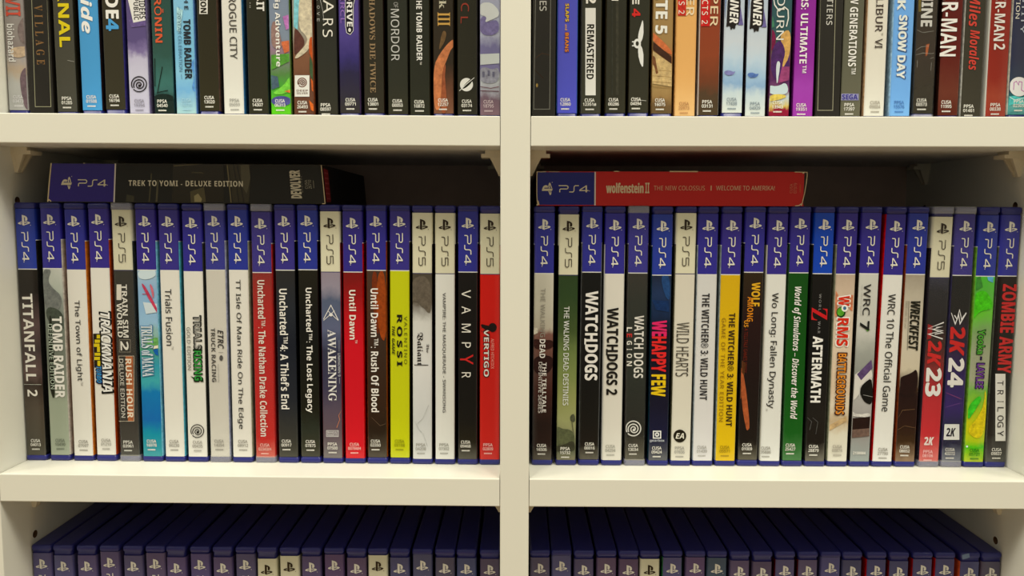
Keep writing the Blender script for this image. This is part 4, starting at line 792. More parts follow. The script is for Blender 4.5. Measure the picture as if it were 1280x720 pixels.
{'r': 'ML','n': 6,'x': -247.07,'z': 1.24,'a': 0.00564,'w': 13.8,'p': 4,'e': 8.06,'c': ('CUSA','16978',6.71,155.46),'cc': (232,224,204),'b': [(0,(168,190,200)),(0.12,(140,176,202)),(0.28,(150,186,206)),(0.36,(140,178,150)),(0.42,(90,160,120)),(0.5,(60,150,165)),(0.6,(70,165,165)),(0.66,(32,120,170)),(0.8,(28,105,165)),(0.88,(30,140,155)),(1,(60,150,150))],'s': (130,190,200),'i': [('p',(205,218,215),[(1.6,43.15),(12.06,41.76),(13.84,46.95),(6.59,49.62),(1.42,48.36)]),('p',(206,216,212),[(4.15,64.01),(13.91,65.23),(13.74,70.48),(5.84,71.86)]),('p',(110,170,90),[(5.96,87.93),(14.52,86.92),(15.03,91.54),(9.07,93.18),(5.84,91.63)]),('p',(235,225,190),[(9.07,93.18),(15.42,91.8),(15.35,93.92),(10.07,94.76)]),('p',(40,100,170),[(9.66,95.3),(15.34,94.18),(15.4,100.81),(10.88,98.2)]),('p',(196,70,92),[(3.24,52.25),(4.69,51.72),(9.5,60.03),(15.01,71.78),(14.43,73.36),(8.12,62.4)]),('p',(205,110,120),[(8.85,52.2),(9.89,52.2),(11.81,57.4),(10.86,62.64),(9.98,57.42)]),('s',(190,60,80),0.4,[(3.93,58.78),(8.24,58.74),(10.68,63.95),(14.39,70.47)]),('t','TRIALS of MANA','s','d',[1.61,10.29,78.69,113.66],(92,130,160),0.03,1),('t','TRIALS of MANA','s','d',[2.27,9.63,79.22,113.13],(222,226,216),0,1)],'d': 'sky blue and teal seascape spine with pale outlined title and a pink red stroke','bc': None,'f': 0,'k': 'case'},
{'r': 'ML','n': 7,'x': -232.14,'z': 1.17,'a': 0.00555,'w': 13.8,'p': 4,'e': 8.23,'c': ('CUSA','00230',6.7,155.53),'cc': (165,158,142),'b': (228,221,202),'s': (90,180,195),'i': [('t','Trials Fusion','r','d',[3.68,8.13,55.36,92.56],(70,68,66),0.012,1),('t','™','r','d',[6.99,8.3,93.06,95.18],(165,158,142),0,1)],'d': 'white spine with a short thin dark title,teal cover edge to its right','bc': None,'f': 0,'k': 'case'},
{'r': 'ML','n': 8,'x': -217.01,'z': 1.1,'a': 0.00664,'w': 13.8,'p': 4,'e': 8.91,'c': ('CUSA','09435',7.15,155.82),'cc': (165,158,142),'b': (228,221,202),'s': (60,60,50),'i': [('t','TRIALS','b','d',[6.1,12,72.23,95.31],(52,52,48),0.05,1),('t','TRIALS','b','d',[7.02,10.95,73.15,94.51],(150,146,134),0,1),('t','RISING','b','d',[5.64,11.96,94.64,116.56],(24,50,26),0.06,1),('t','RISING','b','d',[6.43,11.16,95.83,115.49],(60,150,66),0,1),('p',(30,60,30),[(3.61,112.62),(5.66,114.59),(12.2,116.52),(12.01,113.59),(7.91,114.17)]),('t','GOLD EDITION','r','d',[2.01,4.37,80.31,108.63],(110,106,96),0,1),('s',(45,42,40),0.55,[(3.48,151.59),(3.14,150.77),(2.98,149.89),(3.01,148.99),(3.21,148.1),(3.6,147.28),(4.14,146.54),(4.81,145.93),(5.59,145.47),(6.44,145.18),(7.33,145.08),(8.2,145.16),(9.04,145.43),(9.8,145.87),(10.44,146.47),(10.94,147.19),(11.28,148.01),(11.44,148.89),(11.42,149.8),(11.21,150.68),(10.83,151.51),(10.29,152.25),(9.61,152.86),(8.83,153.32),(7.98,153.61),(7.1,153.71),(6.22,153.63),(5.38,153.36),(4.62,152.91),(3.98,152.32)]),('s',(45,42,40),0.55,[(4.43,151.5),(4.14,150.24),(4.33,148.98),(4.95,147.9),(5.89,147.15),(6.99,146.82),(8.08,146.92),(9,147.42),(9.64,148.21),(9.91,149.17),(9.81,150.14),(9.37,150.98),(8.69,151.58),(7.88,151.86),(7.07,151.82),(6.38,151.48),(5.91,150.93),(5.69,150.25),(5.75,149.57),(6.03,148.99),(6.49,148.58),(7.02,148.39),(7.54,148.41),(7.97,148.62),(8.26,148.97),(8.38,149.37),(8.34,149.76),(8.16,150.07)]),('p',(45,42,40),[(8.38,150.24),(8.25,150.68),(7.93,150.99),(7.51,151.12),(7.08,151),(6.78,150.69),(6.68,150.26),(6.8,149.83),(7.12,149.51),(7.55,149.39),(7.97,149.5),(8.27,149.81)])],'d': 'white spine with grey and green rough title and a dark swirl mark below','bc': None,'f': 0,'k': 'case'},
{'r': 'ML','n': 9,'x': -202.09,'z': 1.01,'a': 0.00451,'w': 13.8,'p': 4,'e': 7.73,'c': ('CUSA','14094',6.55,155.02),'cc': (165,158,142),'b': (216,208,188),'s': (168,168,190),'i': [('t','TRUCK RACING','b','d',[3.02,5.78,80.69,116.46],(84,80,74),0,1),('t','ETRC','bi','d',[7.36,11.29,81.97,94.38],(70,66,62),0,1),('s',(110,105,95),0.2,[(7.66,96.77),(10.81,96.74)]),('p',(90,86,80),[(10.58,100.45),(10.51,101.03),(10.33,101.55),(10.06,101.96),(9.72,102.23),(9.35,102.32),(8.99,102.23),(8.67,101.97),(8.42,101.56),(8.26,101.05),(8.22,100.47),(8.29,99.9),(8.47,99.38),(8.75,98.97),(9.08,98.7),(9.45,98.61),(9.81,98.7),(10.13,98.96),(10.39,99.37),(10.54,99.88)]),('t','european championship','r','d',[6.77,7.82,104.46,116.7],(150,144,130),0,1)],'d': 'film wrapped cream spine with two rows of small capitals','bc': None,'f': 1,'k': 'case'},
{'r': 'ML','n': 10,'x': -187.24,'z': 0.93,'a': 0.00524,'w': 13.8,'p': 4,'e': 7.76,'c': ('CUSA','08912',7.43,155.08),'cc': (165,158,142),'b': (228,221,202),'s': (150,160,130),'i': [('t','TT Isle Of Man Ride On The Edge','r','d',[4.27,8.47,48.86,147.79],(66,64,60),0.012,1)],'d': 'white spine filled from top to bottom by one long thin dark title','bc': None,'f': 0,'k': 'case'},
{'r': 'ML','n': 11,'x': -171.91,'z': 0.85,'a': 0.00467,'w': 13.8,'p': 4,'e': 9.07,'c': ('CUSA','02343/H',6.63,157.42),'cc': (240,190,170),'b': [(0,(140,48,42)),(0.1,(165,44,38)),(0.3,(186,38,36)),(0.9,(196,44,40)),(1,(214,100,82))],'s': (190,30,32),'i': [('t','Uncharted™: The Nathan Drake Collection','b','d',[3.98,8.85,49.05,152.64],(240,222,200),0,1)],'d': 'red spine in film with a long white title running nearly its full height','bc': None,'f': 1,'k': 'case'},
{'r': 'ML','n': 12,'x': -156.69,'z': 0.77,'a': 0.00412,'w': 13.8,'p': 4,'e': 7.4,'c': ('CUSA','00917',5.79,154.58),'cc': (232,224,204),'b': [(0,(54,52,50)),(0.2,(50,52,56)),(0.4,(42,44,50)),(0.7,(48,50,54)),(1,(70,68,58))],'s': (36,34,32),'i': [('t',"Uncharted™4: A Thief's End",'b','d',[2.86,8.27,54.58,134.2],(236,228,210),0,1)],'d': 'slate black spine with white title,directly right of the film wrapped red one','bc': None,'f': 0,'k': 'case'},
{'r': 'ML','n': 13,'x': -142.07,'z': 0.7,'a': 0.00489,'w': 13.8,'p': 4,'e': 7.07,'c': ('CUSA','07875',7.04,154.75),'cc': (232,224,204),'b': [(0,(46,44,38)),(0.3,(34,32,30)),(0.75,(42,42,36)),(0.85,(52,56,48)),(1,(66,64,52))],'s': (34,32,30),'i': [('t','Uncharted™: The Lost Legacy','b','d',[4.25,9.52,53.78,136.39],(238,230,212),0,1)],'d': 'black green spine with white title,just left of the purple grey one','bc': None,'f': 0,'k': 'case'},
{'r': 'ML','n': 14,'x': -127.36,'z': 0.63,'a': 0.00523,'w': 13.8,'p': 5,'e': 8.38,'c': ('PPSA','07500',6.91,156.22),'cc': (232,224,204),'b': [(0,(150,136,142)),(0.08,(150,140,148)),(0.16,(90,98,116)),(0.3,(98,102,124)),(0.42,(62,62,78)),(0.62,(70,66,84)),(0.74,(92,80,90)),(0.85,(100,84,88)),(1,(120,112,108))],'s': (120,40,44),'i': [('s',(228,222,210),0.5,[(2.08,74.33),(7.04,65.1),(11.76,74.79)]),('s',(228,222,210),0.4,[(2.07,75.14),(9.41,68.59)]),('s',(228,222,210),0.4,[(11.76,75.06),(4.84,68.63)]),('p',(228,222,210),[(8.17,71.3),(8.11,71.64),(7.93,71.94),(7.66,72.18),(7.32,72.34),(6.95,72.39),(6.57,72.35),(6.24,72.19),(5.97,71.96),(5.81,71.66),(5.75,71.32),(5.81,70.99),(5.99,70.69),(6.26,70.44),(6.6,70.29),(6.97,70.23),(7.35,70.28),(7.68,70.43),(7.95,70.67),(8.12,70.97)]),('t','AWAKENING','s','d',[4.64,10.05,81.06,128.51],(232,226,214),0,1),('t','UNKNOWN 9','r','d',[11.13,12.76,96.52,111.97],(210,205,200),0,1),('s',(190,186,190),0.15,[(12.14,88.08),(12.05,95.43)]),('s',(190,186,190),0.15,[(12.11,112.93),(12.07,116.77)]),('s',(210,130,90),0.3,[(9.81,146.36),(11.92,140.8),(11.27,138.04),(13.76,134.56)]),('s',(222,216,204),0.35,[(3.11,148.23),(10.88,148.16),(10.83,152.18),(3.05,152.26),(3.11,148.23)]),('t','BANDAI','b','h',[3.77,10.18,148.75,150.14],(222,216,204),0,1),('t','NAMCO','b','h',[3.75,10.16,150.42,151.81],(222,216,204),0,1)],'d': 'dusky purple grey spine with white serif capitals and an eye in triangle mark','bc': None,'f': 0,'k': 'case'},
{'r': 'ML','n': 15,'x': -112.53,'z': 0.55,'a': 0.00311,'w': 13.8,'p': 4,'e': 8.29,'c': ('CUSA','00784/H',6.61,156.36),'cc': (245,190,175),'b': [(0,(120,34,36)),(0.12,(150,36,38)),(0.25,(190,36,42)),(0.4,(208,36,46)),(1,(212,40,48))],'s': (186,24,30),'i': [('t','Until Dawn','b','d',[4.31,8.75,55.03,87.47],(240,226,206),0,1),('t','™','r','d',[8,9.34,87.72,89.9],(240,200,186),0,1)],'d': 'bright red spine with a short white title in its upper half','bc': None,'f': 0,'k': 'case'},
{'r': 'ML','n': 16,'x': -97.78,'z': 0.5,'a': 0.0067,'w': 13.8,'p': 4,'e': 7.1,'c': ('CUSA','02350',5.79,154.01),'cc': (232,224,204),'b': [(0,(78,60,50)),(0.2,(80,56,46)),(0.4,(66,52,44)),(0.7,(62,46,38)),(0.85,(50,42,36)),(1,(78,70,58))],'s': (150,74,38),'i': [('p',(150,70,34),[(8.06,42.56),(13.14,42.51),(13.44,89.16),(9.14,86.49),(6.32,64.87)]),('p',(120,56,34),[(3.51,43.4),(8.06,42.56),(6.32,64.87),(9.14,86.49),(5.42,78.39)]),('s',(110,90,70),0.2,[(3.4,139.23),(8.8,144.71),(12.62,143.28)]),('t','Until Dawn™: Rush Of Blood','b','d',[3.16,8.29,53.84,135.57],(238,228,210),0,1)],'d': 'black and rust orange spine with a long white title','bc': None,'f': 0,'k': 'case'},
{'r': 'ML','n': 17,'x': -82.82,'z': 0.44,'a': 0.00821,'w': 13.8,'p': 4,'e': 7.14,'c': ('CUSA','05188',6.66,153.86),'cc': (150,150,30),'b': (198,200,10),'s': (60,58,36),'i': [('t','ROSSI','b','d',[5.09,8.6,70.95,104.79],(40,40,30),0.02,1.35),('t','VALENTINO','r','d',[9.81,11.83,71.99,103.37],(90,90,30),0,1.3),('t','THE GAME','bi','d',[1.86,3.75,78.3,97.33],(60,60,24),0,1)],'d': 'lime yellow spine with widely spaced black capitals','bc': None,'f': 0,'k': 'case'},
{'r': 'ML','n': 18,'x': -67.97,'z': 0.34,'a': 0.00649,'w': 13.8,'p': 5,'e': 8.81,'c': ('PPSA','04208',5.88,156.19),'cc': (170,165,150),'b': [(0,(84,76,64)),(0.1,(100,90,76)),(0.16,(110,100,86)),(0.26,(214,210,196)),(0.5,(222,218,206)),(0.8,(206,204,194)),(1,(216,212,200))],'s': (50,46,42),'i': [('p',(104,94,80),[(0.18,45.87),(12.74,45.75),(12.73,69.68),(10.32,69.43),(8.44,66.48),(6.03,65.43),(4.43,62.48),(1.75,61.97),(0.14,61.44)]),('s',(190,188,178),0.3,[(2.12,141.72),(4.83,147.23),(7.54,149.98),(10.26,158.28)]),('s',(192,190,180),0.3,[(11.09,130.57),(7.56,138.89),(3.75,143.09)]),('t','Valiant','f','d',[3.57,7.34,82.47,104.25],(48,44,42),0,1),('t','The','f','d',[9.23,11.38,90.02,95.74],(70,64,60),0,1),('s',(48,44,42),0.45,[(1.66,103.87),(10.84,103.92)])],'d': 'spine torn from dark brown above to pale stone below,with blackletter title','bc': None,'f': 0,'k': 'case'},
{'r': 'ML','n': 19,'x': -53.01,'z': 0.25,'a': 0.00516,'w': 13.8,'p': 5,'e': 8.9,'c': ('PPSA','07302',6.27,156.03),'cc': (170,165,150),'b': (226,222,206),'s': (60,36,30),'i': [('t','VAMPIRE: THE MASQUERADE - SWANSONG','r','d',[5.02,7.44,56.41,135.4],(74,70,68),0.012,1)],'d': 'plain off white spine with a long line of very small dark capitals','bc': None,'f': 0,'k': 'case'},
{'r': 'ML','n': 20,'x': -38.01,'z': 0.17,'a': 0.00383,'w': 13.8,'p': 4,'e': 7.73,'c': ('CUSA','09468',5.54,154.07),'cc': (232,224,204),'b': [(0,(40,36,33)),(0.8,(34,32,30)),(0.9,(44,42,36)),(1,(86,82,70))],'s': (40,40,46),'i': [('t','V','r','d',[2.89,8.78,54.42,59.66],(232,224,204),0,1),('t','A','r','d',[2.9,8.8,65.04,70.03],(232,224,204),0,1),('t','M','r','d',[2.91,8.82,76.52,82.2],(232,224,204),0,1),('t','P','r','d',[2.91,8.83,88.71,92.25],(232,224,204),0,1),('t','R','r','d',[2.92,8.86,108.48,112.17],(232,224,204),0,1),('t','Y','r','d',[1.84,10.47,96.6,103.28],(206,50,48),0.01,1)],'d': 'black spine with six spaced letters,the fifth of them red','bc': None,'f': 0,'k': 'case'},
{'r': 'ML','n': 21,'x': -23.56,'z': 0.09,'a': 0.00267,'w': 13.8,'p': 5,'e': 9.05,'c': ('PPSA','02809',5.88,155.76),'cc': (240,190,176),'b': [(0,(214,42,36)),(1,(206,48,44))],'s': (190,60,46),'i': [('t','VERTIGO','b','d',[2.55,6.86,79.11,111.78],(60,20,24),0.05,1),('t','VERTIGO','b','d',[3.09,6.32,79.92,111.23],(238,228,212),0,1),('t','ALFRED','r','d',[7.65,9.67,86.13,94.01],(240,170,150),0,1),('t','HITCHCOCK','r','d',[7.68,9.7,95.1,106.01],(240,170,150),0,1),('p',(44,26,28),[(11.38,78.8),(11.25,79.72),(10.87,80.55),(10.28,81.22),(9.53,81.64),(8.7,81.79),(7.87,81.65),(7.12,81.24),(6.53,80.58),(6.14,79.75),(6.01,78.83),(6.14,77.91),(6.52,77.08),(7.11,76.42),(7.86,75.99),(8.68,75.84),(9.51,75.98),(10.26,76.4),(10.86,77.05),(11.24,77.88)]),('p',(44,26,28),[(0.64,76.43),(3.86,77.22),(7.35,77.74),(7.89,81.12),(3.86,80.2),(1.71,78.86)]),('s',(44,26,28),0.4,[(2.52,77.77),(-0.16,80.22),(1.99,81.84)])],'d': 'scarlet spine with white capitals and a dark bird shape,against the divider','bc': None,'f': 0,'k': 'case'},
{'r': 'MR','n': 1,'x': 11.15,'z': 0.08,'a': 0.0047,'w': 13.8,'p': 4,'e': 8.38,'c': ('CUSA','16506',6.49,156),'cc': (232,224,204),'b': [(0,(206,198,174)),(0.2,(198,190,166)),(0.29,(190,178,154)),(0.33,(130,90,78)),(0.4,(120,82,70)),(0.5,(92,64,56)),(0.62,(72,46,42)),(0.8,(46,34,32)),(0.92,(48,38,34)),(1,(84,76,64))],'s': (40,36,34),'i': [('p',(206,196,172),[(-0.04,79.05),(3.34,78.76),(3.11,82.31),(0,83.78)]),('p',(62,40,38),[(0.29,85.88),(6.03,87.15),(13.57,86.56),(13.64,92.09),(6.09,93.47),(0.34,92.2)]),('p',(54,36,36),[(0.39,97.47),(13.43,96.7),(13.53,105.29),(7.58,110.65),(0.5,108.06)]),('t','THE WALKING','r','d',[4.8,7.91,53.14,85.04],(160,152,134),0.012,1),('t','DEAD','b','d',[4.52,8.17,86.35,98.74],(238,230,214),0,1),('t','THE TELLTALE','b','d',[6.61,9.1,101.64,134.88],(236,226,210),0,1),('t','DEFINITIVE SERIES','r','d',[4,6.35,101.4,135.31],(226,216,200),0.012,1)],'d': 'spine fading from pale cream to dark red brown,against the centre divider','bc': None,'f': 0,'k': 'case'},
{'r': 'MR','n': 2,'x': 26.91,'z': 0.08,'a': 0.00403,'w': 13.8,'p': 5,'e': 9.41,'c': ('PPSA','15732',6.3,158.07),'cc': (232,224,204),'b': [(0,(56,72,46)),(0.12,(58,76,48)),(0.3,(74,88,52)),(0.42,(112,126,72)),(0.55,(130,140,80)),(0.68,(150,152,92)),(0.78,(158,158,104)),(0.86,(140,138,100)),(0.95,(96,98,72)),(1,(120,114,86))],'s': (30,30,28),'i': [('p',(92,96,68),[(-0.17,145.33),(1.66,144.24),(4.83,146.09),(9.31,146.05),(12.5,149.25),(12.61,157.32),(9.47,158.69),(5.21,154.96),(-0.28,158.78)]),('p',(84,86,66),[(9.19,137.21),(11.27,135.58),(12.6,137.18),(12.66,141.46),(9.5,140.95)]),('p',(66,66,52),[(-0.3,157.43),(5.75,156.57),(10.72,153.29),(12.86,155.97),(12.93,161.36),(-0.25,161.48)]),('s',(96,96,70),0.5,[(11.54,135.85),(10.56,141.21),(11.71,149.25)]),('t','THE WALKING DEAD: DESTINIES','r','d',[4.37,7.89,64.81,130.14],(232,230,212),0.012,1)],'d': 'olive green spine with thin white capitals over misty trees','bc': None,'f': 0,'k': 'case'},
{'r': 'MR','n': 3,'x': 41.98,'z': 0.08,'a': 0.00427,'w': 13.8,'p': 4,'e': 7.45,'c': ('CUSA','00016',7.25,154.87),'cc': (232,224,204),'b': [(0,(38,32,30)),(0.8,(32,30,28)),(0.92,(40,38,34)),(1,(90,84,70))],'s': (120,120,116),'i': [('t','WATCH','b','d',[3.1,11.41,54.73,87.81],(236,228,212),0.012,1),('t','_','b','d',[2.83,3.87,85.74,89.68],(236,228,212),0,1),('t','DOGS','b','d',[3.29,11.64,89.65,113.44],(236,228,212),0.02,1)],'d': 'black spine with very large white stencil capitals','bc': None,'f': 0,'k': 'case'},
{'r': 'MR','n': 4,'x': 57.05,'z': 0.05,'a': 0.00211,'w': 13.8,'p': 4,'e': 8.68,'c': ('CUSA','04294',5.93,156.41),'cc': (175,170,152),'b': (222,214,194),'s': (220,214,200),'i': [('t','WATCH','b','d',[2.4,9.93,65.48,94.59],(44,42,40),0.012,1),('t','_','b','d',[2.1,3.14,92.51,96.72],(44,42,40),0,1),('t','DOGS 2','b','d',[2.59,9.89,95.91,123.07],(44,42,40),0.02,1)],'d': 'cream spine with large black stencil capitals ending in a numeral','bc': None,'f': 0,'k': 'case'},
{'r': 'MR','n': 5,'x': 72.26,'z': 0.04,'a': 0.00112,'w': 13.8,'p': 4,'e': 7.93,'c': ('CUSA','13034',5.71,155.68),'cc': (232,224,204),'b': [(0,(58,54,48)),(0.15,(50,52,46)),(0.5,(46,50,44)),(0.85,(40,40,36)),(1,(92,86,70))],'s': (52,46,42),'i': [('t','WATCH DOGS','b','d',[5.13,11.37,70.64,111.7],(232,224,206),0,1),('t','L','b','d',[0.25,3.63,78.25,81.14],(232,224,204),0,1),('t','E','b','d',[0.32,3.7,82.45,84.81],(200,50,46),0,1),('t','G','b','d',[0.4,3.78,87.18,89.81],(232,224,204),0,1),('t','I','b','d',[0.47,3.85,92.44,93.23],(232,224,204),0,1),('t','O','b','d',[0.54,3.93,95.6,98.5],(232,224,204),0,1),('t','N','b','d',[0.62,4.01,100.62,103.79],(232,224,204),0,1),('s',(222,216,200),0.75,[(1.5,147.8),(1.07,146.86),(0.84,145.86),(0.83,144.82),(1.02,143.81),(1.42,142.87),(2,142.03),(2.73,141.34),(3.6,140.82),(4.55,140.5),(5.56,140.38),(6.56,140.48),(7.53,140.8),(8.41,141.31),(9.17,141.99),(9.78,142.82),(10.21,143.76),(10.44,144.77),(10.45,145.8),(10.26,146.81),(9.87,147.76),(9.29,148.6),(8.55,149.29),(7.68,149.81),(6.73,150.14),(5.73,150.25),(4.72,150.15),(3.75,149.84),(2.87,149.32),(2.11,148.64)]),('s',(222,216,200),0.75,[(2.57,147.7),(2.18,146.26),(2.33,144.82),(2.99,143.6),(4.02,142.74),(5.25,142.37),(6.5,142.49),(7.58,143.07),(8.35,143.98),(8.71,145.08),(8.64,146.18),(8.18,147.14),(7.43,147.82),(6.53,148.14),(5.6,148.09),(4.8,147.7),(4.23,147.06),(3.95,146.29),(3.98,145.51),(4.28,144.85),(4.77,144.38),(5.37,144.16),(5.97,144.19),(6.47,144.44),(6.82,144.83),(6.97,145.29),(6.94,145.74),(6.76,146.09)]),('p',(222,216,200),[(7.01,146.29),(6.89,146.79),(6.54,147.15),(6.06,147.28),(5.58,147.15),(5.22,146.8),(5.08,146.3),(5.2,145.81),(5.55,145.44),(6.03,145.31),(6.51,145.44),(6.87,145.8)])],'d': 'film wrapped greenish black spine with white title and white swirl mark','bc': None,'f': 1,'k': 'case'},
{'r': 'MR','n': 6,'x': 87.68,'z': 0.04,'a': 0.00131,'w': 13.8,'p': 4,'e': 9.24,'c': ('CUSA','09424',5.84,157.33),'cc': (232,224,204),'b': [(0,(44,50,66)),(0.1,(46,60,88)),(0.2,(40,52,76)),(0.3,(30,34,44)),(0.7,(30,34,50)),(0.88,(34,40,62)),(1,(92,92,92))],'s': (40,60,70),'i': [('p',(46,74,116),[(6.28,43.8),(12.08,43.78),(12.45,61.04),(9.82,59.1),(7.36,52.61)]),('p',(36,56,92),[(0.8,60.44),(11.8,61.05),(11.96,68.21),(3.51,66.95)]),('t','WE','b','d',[1.16,10.76,73.73,84.21],(222,50,100),0.02,1),('t','HAPPY','b','d',[1.23,10.73,84.22,107.67],(226,52,50),0.02,1),('t','FEW','b','d',[1.37,10.77,109.26,123.87],(230,190,40),0.02,1),('s',(230,226,214),0.75,[(3.41,147.13),(8.13,147.11),(8.22,151.67),(3.5,151.7),(3.41,147.13)]),('p',(230,226,214),[(7.39,149.26),(6.95,150.4),(5.84,150.88),(4.72,150.41),(4.24,149.28),(4.67,148.13),(5.78,147.66),(6.9,148.12)]),('p',(34,40,62),[(6.47,149.26),(6.29,149.74),(5.82,149.94),(5.36,149.74),(5.15,149.27),(5.34,148.79),(5.8,148.6),(6.27,148.79)]),('t','gearbox','b','h',[1.17,10.76,152.36,154.64],(190,190,190),0,1)],'d': 'dark navy spine with tall narrow title in pink,red and yellow','bc': None,'f': 0,'k': 'case'},
{'r': 'MR','n': 7,'x': 102.4,'z': 0.08,'a': 0.004,'w': 13.8,'p': 5,'e': 8.38,'c': ('PPSA','07836',6.12,157.28),'cc': (170,165,150),'b': [(0,(218,208,184)),(1,(222,214,190))],'s': (110,104,80),'i': [('t','WILD HEARTS','r','d',[2.1,10.41,75.01,110.54],(84,78,68),0,1),('p',(44,42,36),[(10.25,150.25),(10.15,151.28),(9.82,152.25),(9.27,153.11),(8.53,153.81),(7.64,154.3),(6.66,154.55),(5.65,154.56),(4.66,154.32),(3.75,153.85),(2.98,153.17),(2.38,152.32),(2,151.35),(1.85,150.33),(1.95,149.3),(2.28,148.33),(2.83,147.47),(3.58,146.78),(4.46,146.29),(5.44,146.03),(6.45,146.02),(7.44,146.26),(8.34,146.74),(9.12,147.42),(9.72,148.26),(10.1,149.23)]),('t','EA','bi','h',[3.27,8.88,148.41,152.06],(228,220,196),0,1)],'d': 'pale cream spine with tall thin grey lettering and a black round badge','bc': None,'f': 0,'k': 'case'},
{'r': 'MR','n': 8,'x': 117.01,'z': 0.04,'a': 0.00112,'w': 13.8,'p': 4,'e': 8.82,'c': ('CUSA','01439',6.2,156.65),'cc': (180,174,160),'b': [(0,(214,210,198)),(1,(222,216,206))],'s': (170,180,180),'i': [('t','THE WITCHER® 3: WILD HUNT','b','d',[3.78,8.72,56.04,126.13],(56,54,54),0,1)],'d': 'white spine with bold dark capitals,just left of the yellow one','bc': None,'f': 0,'k': 'case'},
{'r': 'MR','n': 9,'x': 131.88,'z': 0.06,'a': 0.00299,'w': 13.8,'p': 4,'e': 8.8,'c': ('CUSA','05571',6.28,156.59),'cc': (170,140,20),'b': [(0,(214,170,16)),(0.5,(222,180,10)),(1,(224,184,6))],'s': (150,160,150),'i': [('t','THE WITCHER® 3: WILD HUNT','b','d',[6.48,10.52,68.75,143.68],(64,50,24),0,1),('t','GAME OF THE YEAR EDITION','r','d',[1.93,4.53,72.05,140.51],(150,112,20),0,1.15)],'d': 'golden yellow spine with two lines of dark capitals','bc': None,'f': 0,'k': 'case'},
{'r': 'MR','n': 10,'x': 146.58,'z': 0.08,'a': 0.00449,'w': 13.8,'p': 4,'e': 7.21,'c': ('CUSA','01009',6.09,154.92),'cc': (232,224,204),'b': [(0,(58,48,38)),(0.25,(50,36,28)),(0.6,(44,32,26)),(0.9,(40,32,28)),(1,(92,86,70))],'s': (36,30,28),'i': [('t','WOLF','b','d',[5.63,11.17,48.81,64.4],(224,168,46),0.02,1),('t','AMONG','b','d',[3.24,7.12,58.18,74.34],(214,130,40),0,1),('t','US','b','d',[1.49,4.33,73.58,78.02],(214,140,44),0,1),('t','A TELLTALE GAMES SERIES','r','d',[1.81,4.15,78.81,108.15],(120,48,28),0,1),('p',(168,88,54),[(-0.42,104.87),(1.93,104.85),(7.91,143.37),(5.94,147.14),(4.5,143.4),(1.32,126.07)]),('p',(130,72,46),[(-1.46,104.88),(0.11,104.87),(1.8,124.74),(-0.51,126.09),(-1.07,124.77),(0.45,123.42)]),('p',(96,60,42),[(0.97,99.58),(3.66,102.2),(2.62,110.14),(0.97,107.51)])],'d': 'dark brown spine with small amber lettering and an orange axe','bc': None,'f': 0,'k': 'case'},
{'r': 'MR','n': 11,'x': 161.33,'z': 0.07,'a': 0.00397,'w': 13.8,'p': 4,'e': 8.74,'c': ('CUSA','35886',3.76,157.02),'cc': (165,158,142),'b': (226,222,206),'s': (222,214,190),'i': [('t','Wo Long: Fallen Dynasty','r','d',[3.1,8.71,55.58,131.53],(66,64,60),0.012,1),('t','™','r','d',[2.85,3.93,131.56,133.21],(165,158,142),0,1)],'d': 'white spine with thin dark title,immediately left of the green one','bc': None,'f': 0,'k': 'case'},
{'r': 'MR','n': 12,'x': 175.97,'z': 0.05,'a': 0.00188,'w': 13.8,'p': 4,'e': 7.48,'c': ('CUSA','25427',5.19,154.98),'cc': (232,224,204),'b': [(0,(22,78,36)),(0.3,(26,82,36)),(0.85,(34,92,40)),(1,(70,118,66))],'s': (30,70,40),'i': [('t','World of Simulators – Discover the World','bi','d',[3.12,8.87,51.51,138.6],(234,230,212),0,1)],'d': 'bottle green spine with long slanted white title','bc': None,'f': 0,'k': 'case'},
{'r': 'MR','n': 13,'x': 190.81,'z': 0.08,'a': 0.00455,'w': 13.8,'p': 4,'e': 8.03,'c': ('CUSA','28879',5.54,155.79),'cc': (232,224,204),'b': [(0,(40,38,36)),(0.4,(34,32,32)),(0.75,(44,42,40)),(0.9,(40,38,36)),(1,(104,98,84))],'s': (50,50,46),'i': [('t','WORLD','r','d',[5.09,6.55,56.15,69.97],(150,146,138),0,1.4),('t','Z','s','d',[0.69,10.8,65.14,73.33],(200,44,46),0,1),('t','WAR','r','d',[5.04,6.64,74.01,81.83],(150,146,138),0,1.5),('t','AFTERMATH','b','d',[2.16,8.73,83.73,127.56],(238,232,216),0.02,1),('s',(80,78,74),0.5,[(0.09,137.55),(3.57,140.28),(2.45,145.81)]),('s',(76,74,70),0.5,[(4.13,137.52),(7.63,140.52),(6.61,148.53)])],'d': 'black spine with a large red letter above white capitals','bc': 'b','f': 0,'k': 'case'},
